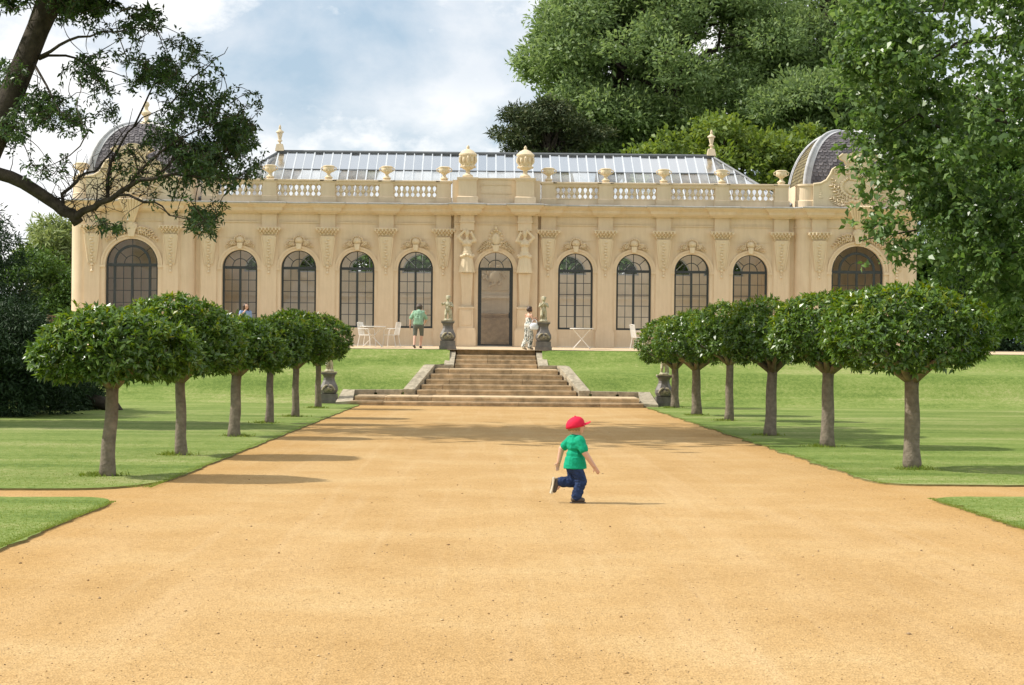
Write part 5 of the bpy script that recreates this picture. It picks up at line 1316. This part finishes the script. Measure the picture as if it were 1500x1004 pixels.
def tree(name, label, base, trunk_r, cc, rad, ncl, nleaf, ln, wd, mat, seed, clump=.26, hollow=.55, bark='dark_bark', droop=0., zmin=-.95, squash=.8, group=None, cat='tree', per=None, extra=None):
    r_ = np.random.default_rng(seed); t = thing(name, label, cat, base, 0, group)
    bx_, by_, bz = base; Cc = np.array(cc) - np.array(base); rad = np.array(rad)
    D = nrm(r_.normal(size=(ncl * 3, 3))); D = D[D[:, 2] > zmin][:ncl]
    rr = r_.uniform(hollow, 1, (len(D), 1)) ** .6
    K = Cc + D * rad * (rr * bumpy(D, seed, .10)[:, None]) * (1 - clump * .6)
    cr = clump * rad.mean() * r_.uniform(.6, 1.25, len(K))
    if extra:
        K = np.concatenate([K, [np.array(e[:3]) - np.array(base) for e in extra]]); cr = np.concatenate([cr, [e[3] for e in extra]])
    tk = MB(); top = Vector(Cc) * .55 + Vector((0, 0, 0)); top = Vector((Cc[0] * .8, Cc[1] * .8, max(.3, Cc[2] - rad[2] * .35)))
    tk.tube([(0, 0, -.2), (top.x * .1, top.y * .1, top.z * .3), (top.x * .5, top.y * .5, top.z * .7), tuple(top), (Cc[0], Cc[1], Cc[2] + rad[2] * .5)], [trunk_r * 1.3, trunk_r, trunk_r * .9, trunk_r * .7, trunk_r * .15], 10)
    tk.build('trunk', M[bark], t, smooth='all')
    lb = MB()
    for k in range(0, len(K), max(1, len(K) // 26)):
        p = Vector(K[k]); s_ = Vector((top.x, top.y, min(max(top.z * .8, p.z - 1.5), top.z + rad[2] * .5)))
        q_ = (p - s_).length; pts_ = [s_.lerp(p, u / 6) + Vector((0, 0, .16 * q_ * math.sin(math.pi * u / 6))) + Vector(r_.normal(0, .035 * q_, 3)) * (1 if 0 < u < 6 else 0) for u in range(7)]; lb.tube(pts_, [trunk_r * f_ for f_ in (.30, .24, .18, .13, .09, .06, .03)], 6)
    lb.build('limb', M[bark], t, smooth='all')
    idx = r_.choice(len(K), nleaf, p=(cr ** 2) / (cr ** 2).sum())
    d = nrm(r_.normal(size=(nleaf, 3))); d[:, 2] = np.where(d[:, 2] < -.3, d[:, 2] * .4, d[:, 2])
    sh = r_.uniform(.35, 1.0, (nleaf, 1)) ** .5
    lump = 1 + .34 * np.sin(d[:, :1] * 7 + idx[:, None]) * np.sin(d[:, 1:2] * 6 + idx[:, None] * 1.7)
    P = K[idx] + d * (cr[idx][:, None] * sh * lump) * np.array([1, 1, squash])
    P += r_.normal(size=P.shape) * .062 * rad.mean() * .5
    ax = nrm(d + r_.normal(size=d.shape) * .6 + np.array([0, 0, .15 - droop]))
    N = nrm(d + np.array([0, 0, .8]) + r_.normal(size=d.shape) * .5)
    L_ = ln * r_.uniform(.45, 1.4, nleaf)
    if per:       # sprays of several leaves at each point
        Vs = []
        for j in range(per):
            a2 = nrm(ax + r_.normal(size=ax.shape) * .75); Vs.append(leaf_arrays(P + r_.normal(size=P.shape) * ln * .25, a2, nrm(N + r_.normal(size=N.shape) * .3), L_, L_ * wd))
        V = np.concatenate(Vs)
    else: V = leaf_arrays(P, ax, N, L_, L_ * wd)
    obj('crown', leaf_mesh('crown', V, M[mat]), t)
    return t
def at(px, py, Y):     # metric position of a photo point at distance Y
    xc, yc = px - 750, py - 502
    xu, yu = xc + yc * ROLL, yc - xc * ROLL
    return ((xu + 44) * Y / F_PX, Y, 1.6 - yu * Y / F_PX)
# background trees
tree('ash_tree', 'huge grey green broadleaf tree rising behind the glass roof', (10.5, 108, 1.4), .6, at(985, 95, 106), (9.6, 7, 6.6), 120, 80000, .30, .42, 'ash', 3, .19, .5)
tree('ash_tree', 'tall dark broadleaf tree behind the right dome', (19, 112, 1.4), .6, at(1215, 60, 110), (7.5, 6, 10), 90, 55000, .32, .42, 'ash', 5, .19, .5)
tree('ash_tree', 'upper spreading crown of the second big tree at the top centre', (6.5, 114, 1.4), .5, at(930, -5, 114), (5.5, 5, 4.5), 44, 24000, .32, .42, 'ash', 8, .22, .5)
tree('cedar_tree', 'dark olive conifer low at the left edge of the big trees', (2.8, 98, 1.4), .35, at(805, 200, 98), (3.4, 2.8, 2.1), 46, 22000, .24, .3, 'cedar', 9, .26, .3, squash=.5)
tree('lime_tree', 'sunny yellow green tree between glass roof and right dome', (11.5, 90, 1.4), .3, at(1060, 258, 90), (4.7, 3.0, 2.6), 60, 24000, .26, .6, 'lime', 12, .24, .5)
tree('lime_tree', 'bushy green tree close behind the right dome', (17.5, 92, 1.4), .3, at(1160, 245, 91), (2.0, 2.2, 2.1), 26, 9000, .26, .6, 'lime', 13, .28, .5)
tree('broadleaf_tree', 'dark green tree in deep shade directly behind the right dome', (17.5, 99, 1.4), .4, at(1190, 190, 99), (4.0, 3, 4.0), 40, 26000, .3, .42, 'ash', 14, .33, .3)
for k, (x, lab) in enumerate(((-9.5, 'green shrub seen through the left windows behind the orangery'), (-3.5, 'green shrub behind the orangery left of its door'), (3.5, 'green shrub behind the orangery right of its door'), (9.5, 'green shrub seen through the right windows behind the orangery'))):
    tree('tall_shrub', lab, (x, 92, 1.4), .2, (x, 92, 4.4), (3.9, 2.4, 3.0), 24, 9000, .34, .5, 'hedge', 60 + k, .36, .3, group='shrubs behind the orangery', cat='shrub')
tree('ash_tree', 'middle crown of the big trees with closely set boughs', (9.0, 110, 1.4), .4, at(905, 70, 108), (5.5, 4, 4.5), 60, 36000, .30, .42, 'ash', 36, .2, .3)
tree('ash_tree', 'low crown filling below the big tree just right of the olive conifer', (6.5, 104, 1.4), .4, at(900, 190, 104), (4.2, 3.5, 3.0), 50, 26000, .30, .42, 'ash', 31, .24, .4)
tree('broadleaf_tree', 'dark green tree filling the gap beyond the right end of the orangery', (24, 88, 1.4), .4, at(1420, 330, 86), (5.0, 3.5, 6.0), 70, 34000, .28, .5, 'hedge', 32, .22, .4)
tree('broadleaf_tree', 'tree outside the left of the picture that shades the lawn', (-16.5, 41.5, -.3), .35, (-15.6, 41.5, 8.2), (4.0, 2.6, 3.0), 40, 16000, .26, .45, 'oak', 33, .26, .4)
# left background
tree('willow_tree', 'pale feathery willow left of the orangery', (-21.5, 92, 1.4), .3, at(72, 385, 90), (1.75, 2.0, 2.6), 34, 15000, .34, .22, 'willow', 15, .28, .4, droop=.5)
tree('clipped_hedge', 'tall dark green hedge between the yew and the orangery', (-18.3, 76, 1.4), .12, (-18.3, 76, 2.75), (3.4, 2.0, 2.35), 40, 22000, .15, .5, 'hedge', 16, .30, .4, cat='hedge')
tree('yew_bush', 'broad black green yew bush sweeping down to the left lawn', (-11.8, 46.6, -.3), .3, at(5, 545, 46.6), (2.1, 2.6, 1.55), 60, 52000, .13, .22, 'yew', 17, .3, .4, droop=.25, cat='shrub')
tree('yew_tree', 'tall dark yew at the left edge behind the yew bush', (-13.8, 50, -.3), .35, at(-62, 430, 50), (2.0, 2.4, 2.7), 60, 40000, .15, .24, 'yew', 18, .28, .4, droop=.45)
tree('yew_bush', 'low dark yew behind the nearest left laurel', (-9.8, 51.5, -.3), .2, at(92, 562, 51.5), (1.35, 1.9, 1.0), 34, 22000, .13, .24, 'yew', 19, .32, .4, droop=.25, cat='shrub')
# right side
def branchy_oak():
    t = tree('oak_tree', 'large leafy oak overhanging the right end of the orangery', (15.2, 44.5, -.25), .38, (15.0, 44, 7.4), (6.9, 5.0, 6.3), 210, 22000, .18, .55, 'oak', 21, .125, .66, per=4, zmin=-1, squash=.75, droop=.25, extra=[tuple(at(px, py, 43.5)) + (q,) for px, py, q in ((1262, 135, .4), (1275, 175, .35), (1262, 100, .5), (1310, 200, .45), (1285, 320, .35), (1310, 345, .45), (1262, 352, .22), (1345, 300, .6), (1345, 240, .5), (1310, 385, .3), (1360, 370, .6), (1420, 400, .7), (1470, 430, .7), (1400, 300, .7), (1290, 20, .5), (1275, 60, .5), (1480, 360, .8), (1240, 75, .25), (1238, 165, .22))])
branchy_oak()
tree('beech_tree', 'finer leaved tree drooping to the lawn at the right edge', (19.0, 57, -.2), .25, at(1530, 425, 56), (2.5, 2.2, 1.9), 44, 16000, .13, .6, 'oak', 22, .25, .4, droop=.3, per=2)
tree('clipped_hedge', 'dark hedge in shadow at the far right of the terrace', (21.5, 74.5, 1.4), .12, (21.5, 75, 3.0), (4.6, 1.6, 2.5), 50, 26000, .18, .5, 'yew', 23, .28, .4, cat='hedge')
# --- overhanging tree at the upper left, grown along real limbs
YL = 40.0
lt = thing('overhanging_tree', 'old tree at the upper left with leaning trunk and long bare lower limb', 'tree', (-12.6, YL, -.25))
lo = Vector((-12.6, YL, -.25))
def lp3(px, py, dy=0): return Vector(at(px, py, YL + dy)) - lo
tk = MB()
tk.tube([(0, 0, -.2), (.3, 0, 1.5), (1.1, 0, 3.6), lp3(-60, 330), lp3(-5, 205), lp3(28, 120), lp3(58, 45), lp3(95, -30), lp3(140, -110), lp3(170, -190)], [.50, .40, .33, .29, .265, .25, .235, .21, .17, .12], 14)
tk.tube([lp3(60, 40), lp3(70, 0, .2), lp3(60, -60, .6), lp3(20, -150, 1)], [.24, .2, .17, .1], 10)
tk.build('trunk', M['dark_bark'], lt, smooth='all')
segs = []        # (points, radii)
def limb(pts, r0, r1):
    if r0 < .07: r0, r1 = r0 * .72, .006
    segs.append((pts, [r0 + (r1 - r0) * i / (len(pts) - 1) for i in range(len(pts))]))
limb([lp3(-120, 300, .2), lp3(-40, 258), lp3(0, 256), lp3(35, 270), lp3(70, 290), lp3(95, 308), lp3(117, 328)], .15, .12)
limb([lp3(112, 322), lp3(128, 312, -.1), lp3(150, 297, -.2), lp3(185, 278, -.5), lp3(225, 262, -.8), lp3(262, 255, -1.0)], .085, .03)
limb([lp3(88, 304), lp3(95, 285, .2), lp3(110, 268, .3), lp3(130, 258, .4), lp3(158, 235, .7), lp3(175, 200, 1.0), lp3(196, 160, 1.2)], .065, .025)
limb([lp3(158, 290), lp3(160, 262, .3), lp3(172, 225, .6), lp3(188, 195, .8), lp3(215, 170, 1.2), lp3(250, 150, 1.6)], .06, .02)
limb([lp3(165, 287, -.3), lp3(195, 285, -.6), lp3(225, 300, -1.0), lp3(250, 315, -1.3), lp3(300, 330, -1.6)], .05, .015)
limb([lp3(185, 278, -.5), lp3(215, 240, -.6), lp3(262, 205, -.8), lp3(310, 185, -1.0), lp3(352, 170, -1.2)], .05, .012)
limb([lp3(262, 255, -1.0), lp3(300, 262, -1.2), lp3(340, 262, -1.5), lp3(380, 255, -1.8)], .032, .01)
limb([lp3(225, 262, -.8), lp3(262, 232, -.6), lp3(310, 225, -.3), lp3(360, 228, .1)], .032, .01)
limb([lp3(200, 185, 1), lp3(225, 130, 1.4), lp3(250, 90, 1.8), lp3(232, 45, 2)], .032, .01)
limb([lp3(250, 150, 1.6), lp3(285, 115, 1.7), lp3(320, 90, 1.9), lp3(335, 70, 2)], .03, .01)
limb([lp3(60, 85), lp3(85, 68, -.3), lp3(115, 55, -.7), lp3(150, 48, -1.0), lp3(195, 42, -1.4), lp3(240, 50, -1.8)], .055, .015)
limb([lp3(62, 88), lp3(95, 82, .4), lp3(130, 92, .8), lp3(165, 110, 1.2), lp3(200, 125, 1.4)], .045, .012)
limb([lp3(30, 115), lp3(5, 130, .5), lp3(-30, 150, 1), lp3(-70, 160, 1.5)], .06, .02)
limb([lp3(45, 90), lp3(70, 130, -.8), lp3(85, 165, -1.2), lp3(110, 180, -1.6)], .045, .012)
limb([lp3(78, 10), lp3(110, 12, .6), lp3(150, 5, 1), lp3(190, -10, 1.4)], .05, .015)
limb([lp3(95, -30), lp3(160, -60, -.8), lp3(240, -80, -1.4), lp3(330, -110, -2)], .08, .02)
limb([lp3(120, -80), lp3(210, -150, 1.2), lp3(300, -200, 2.2), lp3(380, -220, 3)], .08, .02)
limb([lp3(240, -80, -1.4), lp3(340, -130, -1), lp3(440, -160, 0), lp3(520, -170, .5)], .05, .02)
limb([lp3(150, -140), lp3(180, -240, -1), lp3(240, -320, -2)], .08, .02)
limb([lp3(40, -120, .8), lp3(-20, -190, 2), lp3(-90, -250, 3)], .08, .02)
for a, (x0, y0) in enumerate(((118, 328),)): pass
nodes = []
for pts, rad in segs:
    for p, q in zip(pts, pts[1:]):
        for t in (0, .33, .66): nodes.append(p.lerp(q, t))
nodes = np.array([tuple(n) for n in nodes]); base_nodes = nodes.copy()
R2 = np.random.default_rng(77)
regs = [((300, 205), (88, 80), 300), ((345, 170), (45, 50), 60), ((255, 110), (72, 58), 150), ((330, 235), (58, 48), 125), ((235, 250), (75, 55), 60), ((300, 320), (40, 26), 60), ((150, 335), (40, 20), 14), ((190, 35), (60, 28), 45), ((100, 12), (100, 22), 75), ((55, 170), (48, 40), 90), ((110, 165), (60, 35), 55), ((15, 185), (30, 35), 45), ((150, 110), (60, 40), 50), ((22, 110), (30, 50), 30), ((75, 250), (40, 35), 14), ((40, -80), (160, 60), 320), ((240, -110), (170, 70), 620), ((360, -190), (150, 70), 620), ((120, -230), (180, 80), 500), ((480, -150), (110, 60), 260)]
tips = []; tw = MB(); LV = []
for (cx, cy), (sx_, sy_), n in regs:
    k = 0; n = int(n * 1.45) if cy > 0 else n
    while k < n:
        u, v = R2.normal(0, .5, 2)
        if u * u + v * v > 1.1: continue
        vis = cy > 0
        if vis:
            # clumping: keep gaps where the sky shows through
            gx = math.sin((cx + u * sx_) * .055 + 1.3) * math.sin((cy + v * sy_) * .07 + .4) + .5 * math.sin((cx + u * sx_) * .13) * math.sin((cy + v * sy_) * .12)
            if gx < -.1 and R2.random() < .82: continue
        k += 1
        py = cy + v * sy_
        tips.append(tuple(lp3(cx + u * sx_, py, R2.normal(0, 1.1 if vis else 2.2))))
tips = np.array(tips)
order = np.argsort([np.linalg.norm(base_nodes - p, axis=1).min() for p in tips])
grown = [base_nodes]; NN = base_nodes
for p in tips[order]:
    dd = np.linalg.norm(NN - p, axis=1) + R2.uniform(0, .12, len(NN)); j = int(dd.argmin()); a = Vector(NN[j]); b_ = Vector(p)
    l = (b_ - a).length
    if l > .05:
        c1 = a.lerp(b_, .35) + Vector(R2.normal(0, .13 * l, 3)) + Vector((0, 0, .08 * l)); c2_ = a.lerp(b_, .72) + Vector(R2.normal(0, .10 * l, 3)) + Vector((0, 0, .08 * l)); tp_ = []
        for q in range(6):
            u = q / 5; tp_.append(a * (1 - u) ** 3 + c1 * 3 * u * (1 - u) ** 2 + c2_ * 3 * u * u * (1 - u) + b_ * u ** 3)
        rt = .0075 + .008 * min(l, 1.4); tw.tube(tp_, [rt, rt * .9, rt * .8, rt * .65, rt * .5, .0025], 4)
        NN = np.concatenate([NN, [tuple(tp_[3]), tuple(tp_[5])]])
    hi_ = p[2] > 8.9; k = 12 if not hi_ else 30  # unseen leaves above the frame enlarged and multiplied to thicken the path shadow
    ax = nrm(np.array(tuple((b_ - a).normalized() if l > .05 else Vector((0, 0, 1)))) + R2.normal(0, .5, 3))
    tt = R2.uniform(0, .2, (k, 1)); base_ = p - ax * tt + R2.normal(0, .03, (k, 3))
    dirs = nrm(ax * .5 + R2.normal(0, .75, (k, 3)) + np.array([0, 0, -.18])); N_ = nrm(R2.normal(0, .6, (k, 3)) + np.array([0, 0, .9]))
    Ls = R2.uniform(.085, .15, k) * (2.0 if hi_ else 1); LV.append(leaf_arrays(base_, dirs, N_, Ls, Ls * .36))
lm_ = MB()
for pts, rad in segs:
    sm_ = []; sr = []
    for i, (p, q) in enumerate(zip(pts, pts[1:])):
        for t in (0, .5): sm_.append(p.lerp(q, t) + Vector((R2.normal(0, .03), R2.normal(0, .03), R2.normal(0, .035)))); sr.append(rad[i] + (rad[i + 1] - rad[i]) * t)
    sm_.append(pts[-1]); sr.append(rad[-1]); lm_.tube(sm_, sr, 9)
lm_.build('limb', M['dark_bark'], lt, smooth='all')
# bare twigs sprouting from the lower limb
for k in range(260):
    px = R2.uniform(70, 330); py = 285 - (px - 110) * .25 + R2.normal(0, 32); a = Vector(base_nodes[int(np.linalg.norm(base_nodes - np.array(tuple(lp3(px, py))), axis=1).argmin())])
    dv = Vector((R2.normal(.1, .5), R2.normal(0, .4), R2.normal(.35, .5))); b_ = a + dv * R2.uniform(.4, .8)
    tw.tube([a, a.lerp(b_, .4) + Vector(R2.normal(0, .06, 3)), a.lerp(b_, .75) + Vector(R2.normal(0, .07, 3)), b_], [.011, .009, .007, .004], 4)
tw.build('twig', M['dark_bark'], lt)
obj('crown', leaf_mesh('crown', np.concatenate(LV), M['left_leaf']), lt)
# ------------------------------------------------------------------ ground cover: blades and loose stones
def in_lawn(x, y):
    l = (x < -3.9) & ((y > 22.3) | (y < 20.2)); r_ = (x > 5.15) & ((y > 24.15) | (y < 21.6)); return l | r_
n = 230000
yv = 1 / rng.uniform(1 / 34, 1 / 14.5, n); half_ = yv * 790 / F_PX
xv = rng.uniform(-1, 1, n) * half_ + yv * 44 / F_PX
k = in_lawn(xv, yv); xv, yv = xv[k], yv[k]
# ragged fringe along the path edges
e = 30000; ye = 1 / rng.uniform(1 / 58, 1 / 14.5, e); sd_ = rng.random(e) < .5
xe = np.where(sd_, -3.83 - np.abs(rng.normal(0, .05, e)), 5.06 + np.abs(rng.normal(0, .07, e)))
ok = in_lawn(np.where(sd_, -4.5, 5.5), ye); xv = np.concatenate([xv, xe[ok]]); yv = np.concatenate([yv, ye[ok]])
# tufts round the trunks
for x, y, *_ in LT + RT:
    q = 260; a0_ = rng.uniform(0, 6.28); a = a0_ + rng.normal(0, 1.1, q); rr = .12 + np.abs(rng.normal(0, .10, q)) + .12 * (rng.random(q) < .2); xv = np.concatenate([xv, x + rr * np.cos(a)]); yv = np.concatenate([yv, y + rr * np.sin(a)])
q0 = len(xv) - 260 * 12
P = np.stack([xv, yv, yv * SL + .02], 1); nb = len(P)
D = nrm(rng.normal(size=(nb, 3)) * np.array([.6, .6, .15]) + np.array([0, 0, .8])); hgt = rng.uniform(.007, .02, nb); hgt[q0:] = rng.uniform(.025, .09, nb - q0)
S = nrm(np.cross(D, rng.normal(size=(nb, 3)))) * (hgt * .14 + .002)[:, None]
Vb = np.stack([P - S, P + S, P + D * hgt[:, None]], 1).reshape(-1, 3)
tag(obj('grass_blades', np_mesh('grass_blades', Vb, np.arange(len(Vb)).reshape(-1, 3), M['blade'])), 'short mown grass blades growing over the lawns beside the path', 'grass', kind='stuff')
n = 5200; ys_ = 1 / rng.uniform(1 / 45, 1 / 8.5, n); xs_ = rng.uniform(-3.75, 4.95, n)
edge = rng.random(n) < .25; xs_ = np.where(edge & (rng.random(n) < .6), 4.95 - np.abs(rng.normal(0, .25, n)), xs_)
oc = np.array([(1, 0, 0), (0, 1, 0), (-1, 0, 0), (0, -1, 0), (0, 0, 1), (0, 0, -1)], float)
of = np.array([(0, 1, 4), (1, 2, 4), (2, 3, 4), (3, 0, 4), (1, 0, 5), (2, 1, 5), (3, 2, 5), (0, 3, 5)])
sz = rng.uniform(.003, .0065, n) * (1 + 1.2 * (rng.random(n) < .04)); an = rng.uniform(0, 6.28, n)
Vv = oc[None] * (sz[:, None, None] * np.array([1.2, .9, .7])); ca_, sa_ = np.cos(an)[:, None], np.sin(an)[:, None]
Vv = np.stack([Vv[..., 0] * ca_ - Vv[..., 1] * sa_, Vv[..., 0] * sa_ + Vv[..., 1] * ca_, Vv[..., 2]], -1) * rng.uniform(.75, 1.25, Vv.shape) + np.stack([xs_, ys_, ys_ * SL + sz * .3], 1)[:, None]
Ff = (of[None] + (np.arange(n) * 6)[:, None, None]).reshape(-1, 3)
tag(obj('loose_stones', np_mesh('loose_stones', Vv.reshape(-1, 3), Ff, M['stone'])), 'loose small stones scattered over the ochre gravel path', 'gravel', kind='stuff')
